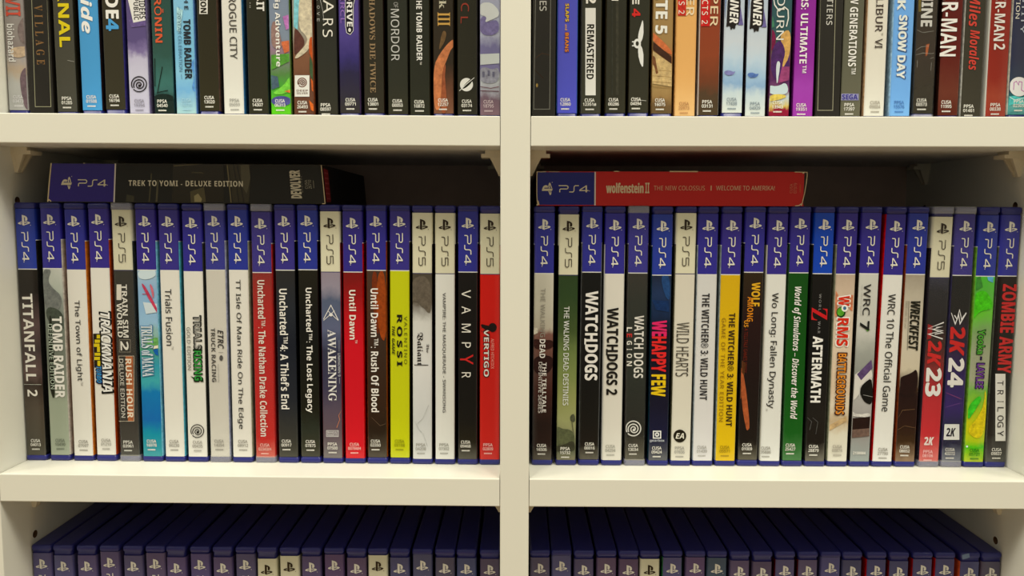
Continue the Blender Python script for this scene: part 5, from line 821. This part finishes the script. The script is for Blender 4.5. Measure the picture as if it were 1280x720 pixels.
{'r': 'MR','n': 14,'x': 205.53,'z': 0.11,'a': 0.00643,'w': 13.8,'p': 4,'e': 8.3,'c': ('CUSA','00874',6.3,155.73),'cc': (170,160,140),'b': [(0,(190,166,140)),(0.15,(214,190,160)),(0.35,(222,200,170)),(0.6,(216,190,156)),(0.7,(222,206,176)),(0.78,(196,170,130)),(0.85,(218,208,180)),(1,(222,214,190))],'s': (150,150,120),'i': [('p',(196,164,116),[(-0.31,143.03),(11.51,136.29),(11.68,139.86),(-0.14,146.89)]),('p',(200,120,84),[(7.81,56.77),(12.06,56.73),(12.04,67.45),(10.38,66.13)]),('p',(206,130,90),[(-0.92,51.5),(2.5,56.82),(2.11,71.59),(-0.67,68.92)]),('t','W','b','d',[1.88,10.65,56.52,64.82],(240,232,214),0.06,1),('t','RMS','b','d',[1.74,10.8,71.01,90.98],(240,232,214),0.06,1),('t','W','b','d',[2.68,9.85,57.32,64.02],(214,56,40),0.02,1),('t','RMS','b','d',[2.54,10,71.82,90.17],(214,56,40),0.02,1),('p',(34,70,26),[(7.54,68.04),(7.45,69.12),(7.08,70.09),(6.46,70.87),(5.67,71.38),(4.77,71.56),(3.86,71.4),(3.02,70.91),(2.34,70.14),(1.88,69.17),(1.69,68.09),(1.78,67.01),(2.15,66.04),(2.76,65.26),(3.56,64.75),(4.45,64.57),(5.36,64.74),(6.2,65.22),(6.89,65.99),(7.35,66.96)]),('p',(90,160,50),[(6.6,67.78),(6.52,68.61),(6.24,69.36),(5.76,69.96),(5.15,70.35),(4.46,70.49),(3.75,70.36),(3.11,69.99),(2.58,69.4),(2.22,68.65),(2.07,67.82),(2.15,66.99),(2.43,66.24),(2.91,65.64),(3.52,65.25),(4.21,65.11),(4.92,65.24),(5.56,65.61),(6.09,66.2),(6.45,66.95)]),('p',(240,234,216),[(9.01,65.34),(8.94,66.04),(8.67,66.68),(8.22,67.19),(7.64,67.52),(6.99,67.64),(6.33,67.53),(5.72,67.21),(5.22,66.71),(4.89,66.08),(4.76,65.38),(4.83,64.67),(5.1,64.03),(5.55,63.52),(6.13,63.19),(6.78,63.08),(7.44,63.18),(8.05,63.5),(8.54,64),(8.87,64.63)]),('p',(70,110,140),[(7.95,65.35),(7.91,65.72),(7.78,66.06),(7.55,66.33),(7.27,66.5),(6.94,66.56),(6.61,66.51),(6.3,66.34),(6.06,66.07),(5.89,65.74),(5.82,65.37),(5.85,64.99),(5.99,64.65),(6.21,64.39),(6.5,64.21),(6.83,64.15),(7.16,64.2),(7.46,64.37),(7.71,64.64),(7.88,64.97)]),('t','BATTLEGROUNDS','b','d',[3.28,10.25,94.24,136.02],(70,32,20),0.05,1),('t','BATTLEGROUNDS','b','d',[4.09,9.45,95.05,135.19],(226,140,50),0,1)],'d': 'peach coloured spine with red bubbly lettering above orange lettering','bc': None,'f': 0,'k': 'case'},
{'r': 'MR','n': 15,'x': 220.31,'z': 0.13,'a': 0.0083,'w': 13.8,'p': 4,'e': 7.93,'c': ('','2100984',6.07,160.19),'cc': (232,224,204),'b': [(0,(206,202,184)),(0.3,(200,196,180)),(0.42,(160,160,146)),(0.55,(140,140,128)),(0.66,(176,170,160)),(0.86,(150,144,134)),(1,(150,156,146))],'s': (44,40,38),'i': [('p',(216,208,192),[(-2.32,112.83),(1.97,107.33),(11.13,103.13),(12.68,112.65),(6.53,118.19),(-0.98,129.24)]),('p',(96,76,110),[(2.03,108.69),(10.92,99.06),(12,104.48),(4.92,112.74)]),('p',(38,36,34),[(4.12,118.22),(8.4,112.7),(12.21,111.29),(13.53,129.06),(8.35,127.75),(5.46,123.67)]),('s',(190,186,176),0.5,[(4.19,125.06),(4.58,116.84),(8.9,112.01),(12.31,110.47)]),('s',(150,146,136),0.3,[(6.74,122.29),(12.98,123.58)]),('p',(208,202,188),[(-1.39,131.99),(3.37,135.78),(11.89,133.88),(12.07,137.32),(-1.15,136.94)]),('p',(48,38,34),[(-1.62,138.18),(12.04,136.77),(11.89,144.48),(-1.26,145.76)]),('p',(112,90,78),[(-1.26,145.76),(11.89,144.48),(12.16,149.73),(-1.26,151.29)]),('t','WRC','r','d',[3.6,8.25,49.67,70.16],(58,56,54),0.02,1),('p',(110,170,70),[(4.46,76.91),(9.11,79.28),(7.31,80.65)]),('t','7','bi','d',[2.32,8.44,73.67,79.87],(44,44,42),0.02,1),('t','the official game','r','d',[1.76,2.82,50.12,70.2],(176,172,158),0,1)],'d': 'grey spine with a racing helmet picture and short dark title with numeral','bc': None,'f': 0,'k': 'case'},
{'r': 'MR','n': 16,'x': 235.02,'z': 0.21,'a': 0.01377,'w': 13.8,'p': 4,'e': 9,'c': ('CUSA','27790',6.77,157.67),'cc': (165,158,142),'b': (226,221,205),'s': (196,36,34),'i': [('t','WRC 10 The Official Game','r','d',[4.37,9.44,56.09,133.42],(66,64,60),0.012,1)],'d': 'white spine with a narrow red cover edge along its left side','bc': None,'f': 0,'k': 'bare'},
{'r': 'MR','n': 17,'x': 249.99,'z': 0.15,'a': 0.00962,'w': 13.8,'p': 4,'e': 8.3,'c': ('CUSA','08652',5.99,155.86),'cc': (232,224,204),'b': [(0,(160,148,126)),(0.1,(184,172,148)),(0.3,(204,192,166)),(0.5,(204,190,160)),(0.6,(70,52,40)),(0.64,(48,36,28)),(0.8,(54,40,30)),(0.9,(66,50,38)),(1,(140,112,84))],'s': (120,66,44),'i': [('p',(48,36,28),[(-1.1,111.04),(7.31,108.2),(11.62,104.06),(12.17,122.88),(-0.43,123.05)]),('s',(96,72,54),0.5,[(-0.71,137.37),(3.05,132.5),(11.07,131.7)]),('s',(88,66,50),0.6,[(-0.93,145.64),(4.97,142.79),(12.05,144.07)]),('t','WRECKFEST','bi','d',[4.46,10.85,60.67,92.97],(48,46,40),0.02,1),('s',(70,66,58),0.25,[(10.43,60.36),(10.72,92.94)]),('s',(70,66,58),0.25,[(3.27,60.45),(4.03,92.76)]),('t','DRIVE HARD. DIE LAST.','r','d',[1.14,2.47,60.74,79],(140,130,110),0,1)],'d': 'tan spine turning dark brown below,with slanted black stencil lettering','bc': None,'f': 0,'k': 'case'},
{'r': 'MR','n': 18,'x': 265.64,'z': 0.15,'a': 0.00935,'w': 13.8,'p': 5,'e': 10.38,'c': ('PPSA','08106',5.7,158.96),'cc': (244,190,180),'b': [(0,(60,58,68)),(0.08,(48,46,48)),(0.24,(44,40,40)),(0.38,(70,44,40)),(0.5,(140,46,46)),(0.62,(186,46,50)),(0.85,(200,46,52)),(1,(220,110,100))],'s': (44,40,50),'i': [('p',(150,36,40),[(0.47,75.47),(4,76.77),(3.42,84.87),(-0.5,86.27)]),('s',(236,230,218),0.8,[(10.9,74.41),(0.47,78.46),(10.53,79.82),(1.38,82.2),(10.86,85.22)]),('s',(236,230,218),0.65,[(6.11,77.78),(10.03,77.21),(4.12,79.03),(10.79,81.21),(5.51,82.15)]),('t','2K','bi','d',[1.62,10.55,86.46,103.79],(206,42,40),0.03,1),('t','23','bi','d',[1.37,11.54,104.21,123.29],(236,228,214),0.03,1),('t','2K','bi','h',[2.84,9.04,150.16,155.68],(240,220,205),0.02,1)],'d': 'film wrapped spine,dark above and red below,with red and white numerals','bc': None,'f': 1,'k': 'case'},
{'r': 'MR','n': 19,'x': 280.43,'z': 0.11,'a': 0.00683,'w': 13.8,'p': 4,'e': 8.84,'c': ('CUSA','43272',5.23,157.42),'cc': (232,224,204),'b': [(0,(38,32,36)),(0.2,(40,32,36)),(0.35,(50,34,56)),(0.55,(52,36,88)),(0.7,(58,40,100)),(0.8,(40,36,72)),(0.9,(36,38,60)),(1,(120,122,128))],'s': (60,54,90),'i': [('s',(236,230,218),0.8,[(0.61,68.21),(3.79,75.47),(5.68,69.72),(6.87,75.27),(10.39,68.11)]),('s',(236,230,218),0.65,[(2.94,69.75),(4.82,72.51),(5.99,66.24),(7.74,72.48),(9.29,69.68)]),('t','2K','bi','d',[0.94,10.66,77.35,96.39],(206,42,40),0.03,1),('t','24','bi','d',[0.93,11.22,97.62,117.07],(236,228,214),0.03,1),('s',(150,70,120),0.3,[(0.23,120.73),(10.52,124.72)]),('s',(120,70,140),0.3,[(-0.55,130.32),(10.02,127.46)]),('p',(226,222,208),[(-0.04,141.59),(10.31,141.47),(10.94,151.94),(0.57,152.06)]),('t','2K','bi','h',[2.16,8.21,144.01,149.8],(44,42,52),0.02,1)],'d': 'film wrapped purple black spine with a white square mark near the foot','bc': None,'f': 1,'k': 'case'},
{'r': 'MR','n': 20,'x': 295.12,'z': 0.15,'a': 0.00917,'w': 13.8,'p': 4,'e': 9.38,'c': ('CUSA','05721',6.48,157.78),'cc': (50,120,30),'b': [(0,(86,190,60)),(0.1,(96,180,70)),(0.2,(110,196,60)),(0.3,(130,160,100)),(0.42,(160,164,130)),(0.55,(168,168,134)),(0.62,(120,180,70)),(0.7,(150,200,50)),(0.8,(206,200,30)),(0.88,(180,200,40)),(0.93,(80,190,40)),(1,(190,200,40))],'s': (120,170,60),'i': [('p',(100,180,210),[(7.22,43.7),(11.44,43.65),(11.49,48.44),(8.23,47.15)]),('p',(80,200,40),[(-1.22,56.61),(6.46,52.51),(12.02,60.46),(12.1,65.81),(3.44,67.26),(-0.11,74.02)]),('p',(70,140,60),[(-0.57,45.93),(3.31,44.55),(5.06,51.19),(0.73,53.91)]),('p',(222,200,40),[(0.37,145.4),(6.65,138.43),(10.73,128.77),(10.87,116.46),(12.29,126),(12.2,149.38),(6.14,151.53)]),('p',(70,200,50),[(-0.04,130.28),(6.94,121.97),(9.53,124.67),(4.96,132.96),(0.83,139.89)]),('t','Yooka','b','d',[3.38,9.37,78.66,95.53],(30,70,30),0.05,1),('t','Yooka','b','d',[4.18,8.57,79.33,94.99],(90,170,60),0,1),('t','-','b','d',[6.2,7.53,96.62,99.06],(50,30,70),0,1),('t','LAYLEE','b','d',[4,9.88,100.69,118.1],(46,28,70),0.05,1),('t','LAYLEE','b','d',[4.67,9.21,101.37,117.56],(120,70,150),0,1),('p',(240,240,220),[(2.14,156.43),(2.04,156.84),(1.71,157.09),(1.3,157.1),(0.95,156.85),(0.79,156.45),(0.9,156.04),(1.22,155.78),(1.63,155.78),(1.98,156.02)])],'d': 'bright green and yellow spine with green and purple title','bc': None,'f': 0,'k': 'case'},
{'r': 'MR','n': 21,'x': 309.21,'z': 0.13,'a': 0.00813,'w': 13.8,'p': 4,'e': 9.2,'c': ('CUSA','09837',6.79,157.27),'cc': (232,224,204),'b': [(0,(44,38,36)),(0.5,(38,34,32)),(0.85,(50,47,44)),(1,(84,82,74))],'s': (96,94,86),'i': [('t','ZOMBIE ARMY','b','d',[3.84,13,49.39,107.65],(196,48,48),0.02,1),('p',(226,220,204),[(2.83,108.01),(9.37,107.93),(12.32,152.58),(5.73,152.67)]),('t','T','r','d',[4.43,8.44,112.6,115.59],(50,46,46),0.01,1),('t','R','r','d',[4.84,8.85,118.87,121.87],(50,46,46),0.01,1),('t','I','r','d',[5.23,9.25,125.97,126.79],(50,46,46),0.01,1),('t','L','r','d',[5.57,9.59,130.08,133.09],(50,46,46),0.01,1),('t','O','r','d',[5.94,9.97,135.56,139.13],(50,46,46),0.01,1),('t','G','r','d',[6.22,10.25,139.68,143.53],(50,46,46),0.01,1),('t','Y','r','d',[6.61,10.64,145.73,149.32],(50,46,46),0.01,1),('s',(150,146,136),0.2,[(-2.27,113.83),(-0.41,122),(-0.6,131.59)])],'d': 'black spine with red capitals above a white lettered block,last at right','bc': None,'f': 0,'k': 'case'},
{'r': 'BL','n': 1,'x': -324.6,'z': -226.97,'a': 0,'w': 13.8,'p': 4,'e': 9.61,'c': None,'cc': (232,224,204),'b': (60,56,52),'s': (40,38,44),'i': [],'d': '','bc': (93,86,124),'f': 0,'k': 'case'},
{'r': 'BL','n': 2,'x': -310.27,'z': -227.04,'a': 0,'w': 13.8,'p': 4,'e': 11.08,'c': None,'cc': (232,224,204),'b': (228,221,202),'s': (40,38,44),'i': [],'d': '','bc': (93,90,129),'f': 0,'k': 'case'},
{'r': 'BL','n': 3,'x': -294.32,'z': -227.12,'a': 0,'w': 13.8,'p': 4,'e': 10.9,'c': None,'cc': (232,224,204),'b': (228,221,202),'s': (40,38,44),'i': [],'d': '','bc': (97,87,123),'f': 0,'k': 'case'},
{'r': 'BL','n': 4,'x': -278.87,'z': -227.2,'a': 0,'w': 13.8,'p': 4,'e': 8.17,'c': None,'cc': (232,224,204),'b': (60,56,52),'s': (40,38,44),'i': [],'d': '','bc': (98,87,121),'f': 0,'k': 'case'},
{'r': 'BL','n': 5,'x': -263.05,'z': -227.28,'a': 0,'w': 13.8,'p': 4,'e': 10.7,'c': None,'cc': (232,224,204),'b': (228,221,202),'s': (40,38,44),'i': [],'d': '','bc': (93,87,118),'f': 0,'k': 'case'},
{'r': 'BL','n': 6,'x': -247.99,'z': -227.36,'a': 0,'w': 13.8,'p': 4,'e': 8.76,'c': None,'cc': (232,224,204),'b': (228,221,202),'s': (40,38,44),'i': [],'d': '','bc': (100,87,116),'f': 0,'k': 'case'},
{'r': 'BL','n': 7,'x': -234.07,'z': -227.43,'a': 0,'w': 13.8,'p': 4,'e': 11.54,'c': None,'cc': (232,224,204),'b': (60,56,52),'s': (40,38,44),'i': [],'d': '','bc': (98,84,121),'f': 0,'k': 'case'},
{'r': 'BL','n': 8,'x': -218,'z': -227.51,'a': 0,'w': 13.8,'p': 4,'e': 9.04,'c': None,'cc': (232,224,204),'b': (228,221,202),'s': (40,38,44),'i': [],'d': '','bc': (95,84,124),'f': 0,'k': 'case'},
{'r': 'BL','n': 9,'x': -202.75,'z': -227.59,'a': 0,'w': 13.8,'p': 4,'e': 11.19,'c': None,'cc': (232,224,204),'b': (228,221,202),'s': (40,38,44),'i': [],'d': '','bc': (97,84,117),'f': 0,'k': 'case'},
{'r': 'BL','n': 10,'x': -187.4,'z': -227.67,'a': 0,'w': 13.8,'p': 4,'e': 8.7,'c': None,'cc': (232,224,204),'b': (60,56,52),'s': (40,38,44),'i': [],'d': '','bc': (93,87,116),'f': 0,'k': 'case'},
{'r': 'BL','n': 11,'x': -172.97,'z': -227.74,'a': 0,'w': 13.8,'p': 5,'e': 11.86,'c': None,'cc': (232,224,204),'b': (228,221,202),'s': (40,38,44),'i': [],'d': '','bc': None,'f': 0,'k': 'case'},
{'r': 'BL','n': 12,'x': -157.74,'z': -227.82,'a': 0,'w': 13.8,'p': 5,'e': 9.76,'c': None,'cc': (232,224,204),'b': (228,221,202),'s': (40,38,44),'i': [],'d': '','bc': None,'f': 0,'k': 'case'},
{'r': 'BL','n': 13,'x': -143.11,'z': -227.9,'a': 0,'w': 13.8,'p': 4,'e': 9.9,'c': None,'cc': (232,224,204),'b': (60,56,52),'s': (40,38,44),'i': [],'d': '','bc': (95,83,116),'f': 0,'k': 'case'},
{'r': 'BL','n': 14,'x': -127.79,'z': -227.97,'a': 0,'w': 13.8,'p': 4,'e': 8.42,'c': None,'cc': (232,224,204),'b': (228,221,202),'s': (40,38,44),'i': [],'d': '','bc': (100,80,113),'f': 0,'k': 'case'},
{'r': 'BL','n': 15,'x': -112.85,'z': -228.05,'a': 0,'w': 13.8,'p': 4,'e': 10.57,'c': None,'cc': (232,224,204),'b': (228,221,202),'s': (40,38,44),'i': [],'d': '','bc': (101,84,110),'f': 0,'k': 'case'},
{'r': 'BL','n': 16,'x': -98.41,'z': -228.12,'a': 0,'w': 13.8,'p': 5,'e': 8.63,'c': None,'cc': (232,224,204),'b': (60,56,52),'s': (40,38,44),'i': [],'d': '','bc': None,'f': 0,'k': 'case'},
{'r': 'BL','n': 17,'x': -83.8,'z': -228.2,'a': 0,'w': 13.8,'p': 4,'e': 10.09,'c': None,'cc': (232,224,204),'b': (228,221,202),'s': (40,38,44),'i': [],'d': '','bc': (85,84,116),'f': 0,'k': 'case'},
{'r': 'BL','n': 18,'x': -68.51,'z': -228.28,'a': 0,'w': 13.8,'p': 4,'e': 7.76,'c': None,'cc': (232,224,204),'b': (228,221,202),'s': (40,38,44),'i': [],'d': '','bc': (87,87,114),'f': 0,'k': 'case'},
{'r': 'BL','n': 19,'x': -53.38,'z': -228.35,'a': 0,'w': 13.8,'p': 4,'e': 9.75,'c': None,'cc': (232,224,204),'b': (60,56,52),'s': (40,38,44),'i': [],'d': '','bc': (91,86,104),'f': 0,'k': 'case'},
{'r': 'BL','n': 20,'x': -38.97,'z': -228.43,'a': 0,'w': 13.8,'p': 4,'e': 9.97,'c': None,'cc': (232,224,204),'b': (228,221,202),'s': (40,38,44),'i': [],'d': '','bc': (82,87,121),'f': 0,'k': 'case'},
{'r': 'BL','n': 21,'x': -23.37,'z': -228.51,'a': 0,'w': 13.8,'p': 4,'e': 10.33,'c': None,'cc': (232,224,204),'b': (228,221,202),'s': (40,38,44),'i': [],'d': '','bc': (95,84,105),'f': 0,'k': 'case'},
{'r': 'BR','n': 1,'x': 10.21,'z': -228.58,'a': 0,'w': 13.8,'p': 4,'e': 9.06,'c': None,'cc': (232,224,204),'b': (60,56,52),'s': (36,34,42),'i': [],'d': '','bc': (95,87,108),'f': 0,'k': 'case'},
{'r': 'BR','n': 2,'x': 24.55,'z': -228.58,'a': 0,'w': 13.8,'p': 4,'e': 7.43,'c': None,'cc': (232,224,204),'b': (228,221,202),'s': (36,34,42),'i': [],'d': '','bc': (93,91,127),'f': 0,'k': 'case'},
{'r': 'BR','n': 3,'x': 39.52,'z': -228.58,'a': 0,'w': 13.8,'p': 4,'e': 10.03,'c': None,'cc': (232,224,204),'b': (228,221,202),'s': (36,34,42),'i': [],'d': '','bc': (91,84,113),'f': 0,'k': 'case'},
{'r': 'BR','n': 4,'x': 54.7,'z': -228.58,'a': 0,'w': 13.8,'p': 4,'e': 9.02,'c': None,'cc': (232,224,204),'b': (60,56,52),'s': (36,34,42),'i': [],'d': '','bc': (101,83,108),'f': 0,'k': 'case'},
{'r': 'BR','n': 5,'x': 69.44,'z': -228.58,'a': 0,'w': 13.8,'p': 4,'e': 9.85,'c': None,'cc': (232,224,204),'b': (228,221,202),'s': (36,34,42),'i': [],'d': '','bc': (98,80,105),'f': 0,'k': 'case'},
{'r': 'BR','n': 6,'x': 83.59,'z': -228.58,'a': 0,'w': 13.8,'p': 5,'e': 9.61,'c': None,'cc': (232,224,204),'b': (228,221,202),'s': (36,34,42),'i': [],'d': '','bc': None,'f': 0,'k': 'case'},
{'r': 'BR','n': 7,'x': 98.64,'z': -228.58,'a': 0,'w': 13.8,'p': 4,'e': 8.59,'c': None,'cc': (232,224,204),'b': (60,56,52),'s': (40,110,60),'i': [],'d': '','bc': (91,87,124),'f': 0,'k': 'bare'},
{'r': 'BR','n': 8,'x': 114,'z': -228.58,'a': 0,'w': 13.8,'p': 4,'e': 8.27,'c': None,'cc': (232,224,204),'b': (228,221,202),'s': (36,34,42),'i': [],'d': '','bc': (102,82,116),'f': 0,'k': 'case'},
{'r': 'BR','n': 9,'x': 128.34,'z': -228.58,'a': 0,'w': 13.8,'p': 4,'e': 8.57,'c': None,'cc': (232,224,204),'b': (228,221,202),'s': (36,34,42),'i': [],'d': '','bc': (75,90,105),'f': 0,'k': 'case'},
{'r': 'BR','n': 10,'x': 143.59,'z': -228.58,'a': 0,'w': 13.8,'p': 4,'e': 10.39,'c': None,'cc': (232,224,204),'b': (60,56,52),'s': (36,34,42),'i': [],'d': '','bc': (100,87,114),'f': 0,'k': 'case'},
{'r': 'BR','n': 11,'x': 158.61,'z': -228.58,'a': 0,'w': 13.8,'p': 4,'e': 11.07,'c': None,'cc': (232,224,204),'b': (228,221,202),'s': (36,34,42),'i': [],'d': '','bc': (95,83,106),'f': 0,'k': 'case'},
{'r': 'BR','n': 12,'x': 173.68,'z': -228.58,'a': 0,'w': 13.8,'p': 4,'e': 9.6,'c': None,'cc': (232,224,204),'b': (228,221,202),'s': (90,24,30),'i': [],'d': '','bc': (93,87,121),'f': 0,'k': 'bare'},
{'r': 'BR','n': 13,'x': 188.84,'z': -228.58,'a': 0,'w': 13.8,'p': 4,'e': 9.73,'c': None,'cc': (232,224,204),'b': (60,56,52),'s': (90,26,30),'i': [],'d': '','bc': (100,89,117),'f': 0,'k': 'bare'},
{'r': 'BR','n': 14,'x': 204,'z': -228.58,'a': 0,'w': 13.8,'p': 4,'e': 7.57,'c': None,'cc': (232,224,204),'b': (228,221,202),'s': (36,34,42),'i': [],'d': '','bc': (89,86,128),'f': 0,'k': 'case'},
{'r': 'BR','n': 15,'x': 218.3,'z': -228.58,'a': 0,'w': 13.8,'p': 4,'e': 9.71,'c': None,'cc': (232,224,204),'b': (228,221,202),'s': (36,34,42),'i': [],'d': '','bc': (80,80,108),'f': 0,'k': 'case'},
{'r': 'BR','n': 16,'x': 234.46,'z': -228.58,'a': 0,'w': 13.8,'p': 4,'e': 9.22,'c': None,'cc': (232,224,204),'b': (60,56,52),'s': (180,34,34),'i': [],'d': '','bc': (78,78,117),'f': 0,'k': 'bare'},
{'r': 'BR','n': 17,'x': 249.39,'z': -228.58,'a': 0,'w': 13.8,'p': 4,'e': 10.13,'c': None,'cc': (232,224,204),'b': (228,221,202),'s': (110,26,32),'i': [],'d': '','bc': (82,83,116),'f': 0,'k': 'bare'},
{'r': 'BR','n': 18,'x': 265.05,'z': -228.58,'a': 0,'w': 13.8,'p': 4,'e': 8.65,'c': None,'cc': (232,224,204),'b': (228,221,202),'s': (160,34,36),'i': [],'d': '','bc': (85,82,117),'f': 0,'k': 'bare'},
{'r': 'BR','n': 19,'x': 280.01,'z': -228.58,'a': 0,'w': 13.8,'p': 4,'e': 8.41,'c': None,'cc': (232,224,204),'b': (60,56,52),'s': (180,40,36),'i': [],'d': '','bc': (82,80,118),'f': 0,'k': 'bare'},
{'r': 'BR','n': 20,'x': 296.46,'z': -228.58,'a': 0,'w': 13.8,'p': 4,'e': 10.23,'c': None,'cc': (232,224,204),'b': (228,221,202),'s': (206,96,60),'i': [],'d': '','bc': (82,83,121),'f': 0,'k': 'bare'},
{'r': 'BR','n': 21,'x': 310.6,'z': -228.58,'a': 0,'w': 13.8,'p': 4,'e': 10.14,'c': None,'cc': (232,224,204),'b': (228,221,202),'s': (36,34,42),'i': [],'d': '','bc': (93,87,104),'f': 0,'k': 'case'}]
BOXES=[
{'x': -301.8,'z': 172.25,'a': 0.00511,'L': 179.8,'h': 25.2,'d': 137,'y': 28,'t0': 3.1,'t1': -2.2,'bc': (54,40,124),'b': (34,31,24),'i': [('p',(70,66,50),[(5.26,51.09),(4.34,56.1),(0.62,55.84),(0.58,50.66)]),('s',(84,78,58),0.8,[(18.78,67.06),(0.7,65.8)]),('s',(92,86,64),1.2,[(14.67,71.31),(0.73,70.53)]),('p',(52,46,34),[(24.6,81.29),(25.79,114.77),(0.92,114.15),(0.68,80.55)]),('s',(110,100,70),0.5,[(23.65,81.9),(24.34,89.65),(25.38,101.26)]),('s',(76,70,52),0.8,[(19.6,93.37),(19.46,101.1)]),('p',(92,84,58),[(7.48,92.38),(10.42,101.49),(0.84,102.52),(0.45,92.82)]),('p',(160,148,104),[(4.62,94.88),(6.24,97.5),(2.74,99.99),(0.81,99.29),(0.78,95.09)]),('s',(128,116,82),0.7,[(25.3,117.2),(0.64,118.79)]),('p',(66,60,46),[(25.49,117.98),(25.78,131.81),(16.37,132.24),(0.72,130.28),(0.96,119.96)]),('p',(92,86,66),[(25.55,126.02),(25.78,131.49),(16.37,132.05),(11.91,130.92),(6.15,129.12),(11.87,126.02)]),('s',(50,44,34),0.8,[(25.2,121.51),(0.67,123.83)]),('s',(50,44,34),0.8,[(25.21,123.76),(0.7,127.06)]),('t','TREK TO YOMI - DELUXE EDITION','b','d',[10.78,14.42,52.19,126.95],(226,216,186),0,1.1),('t','DEVOLVER','b','h',[3.57,21.54,157.85,164.93],(212,202,172),0.02,1),('t','DIGITAL','r','h',[7.43,18.01,165.19,165.89],(170,160,136),0,1.5),('t','CUSA','r','h',[9.75,15.36,167.5,169.17],(170,162,138),0,1),('t','26710','r','h',[9.77,15.37,169.69,171.75],(170,162,138),0,1),('s',(150,142,120),0.35,[(15.07,173.2),(10.17,173.13)])],'ds': 'black slipcase box lying on the left bay game cases,violet at one end'},
{'x': 13.4,'z': 170.73,'a': 0,'L': 172.6,'h': 21.8,'d': 136,'y': 28,'t0': -0.2,'t1': 0.2,'bc': (36,40,120),'b': (196,14,16),'i': [('t','wolfenstein','b','d',[8.03,14.64,44.71,68.63],(226,202,160),0.02,1),('t','II','b','d',[8.07,14.67,69.65,72.34],(226,202,160),0,1),('t','THE NEW COLOSSUS','r','d',[9.89,12.81,75.15,107.73],(222,170,130),0,1),('t','|','r','d',[9.8,12.98,111.3,112.07],(222,170,130),0,1),('t','WELCOME TO AMERIKA!','r','d',[9.98,12.9,114.88,152.2],(226,190,150),0,1),('t','CUSA','r','h',[8.26,14.22,161.83,163.49],(214,130,100),0,1),('t','07379','r','h',[8.14,14.61,164.25,166.29],(214,130,100),0,1),('s',(190,90,50),0.5,[(13.79,168.37),(8.72,168.55)])],'ds': 'red slipcase box with navy end lying on the right bay game cases'}]

for i, c in enumerate(CASES):
    game_case(c, i)
for i, b in enumerate(BOXES):
    lying_box(b, i)
bpy.context.view_layer.update()
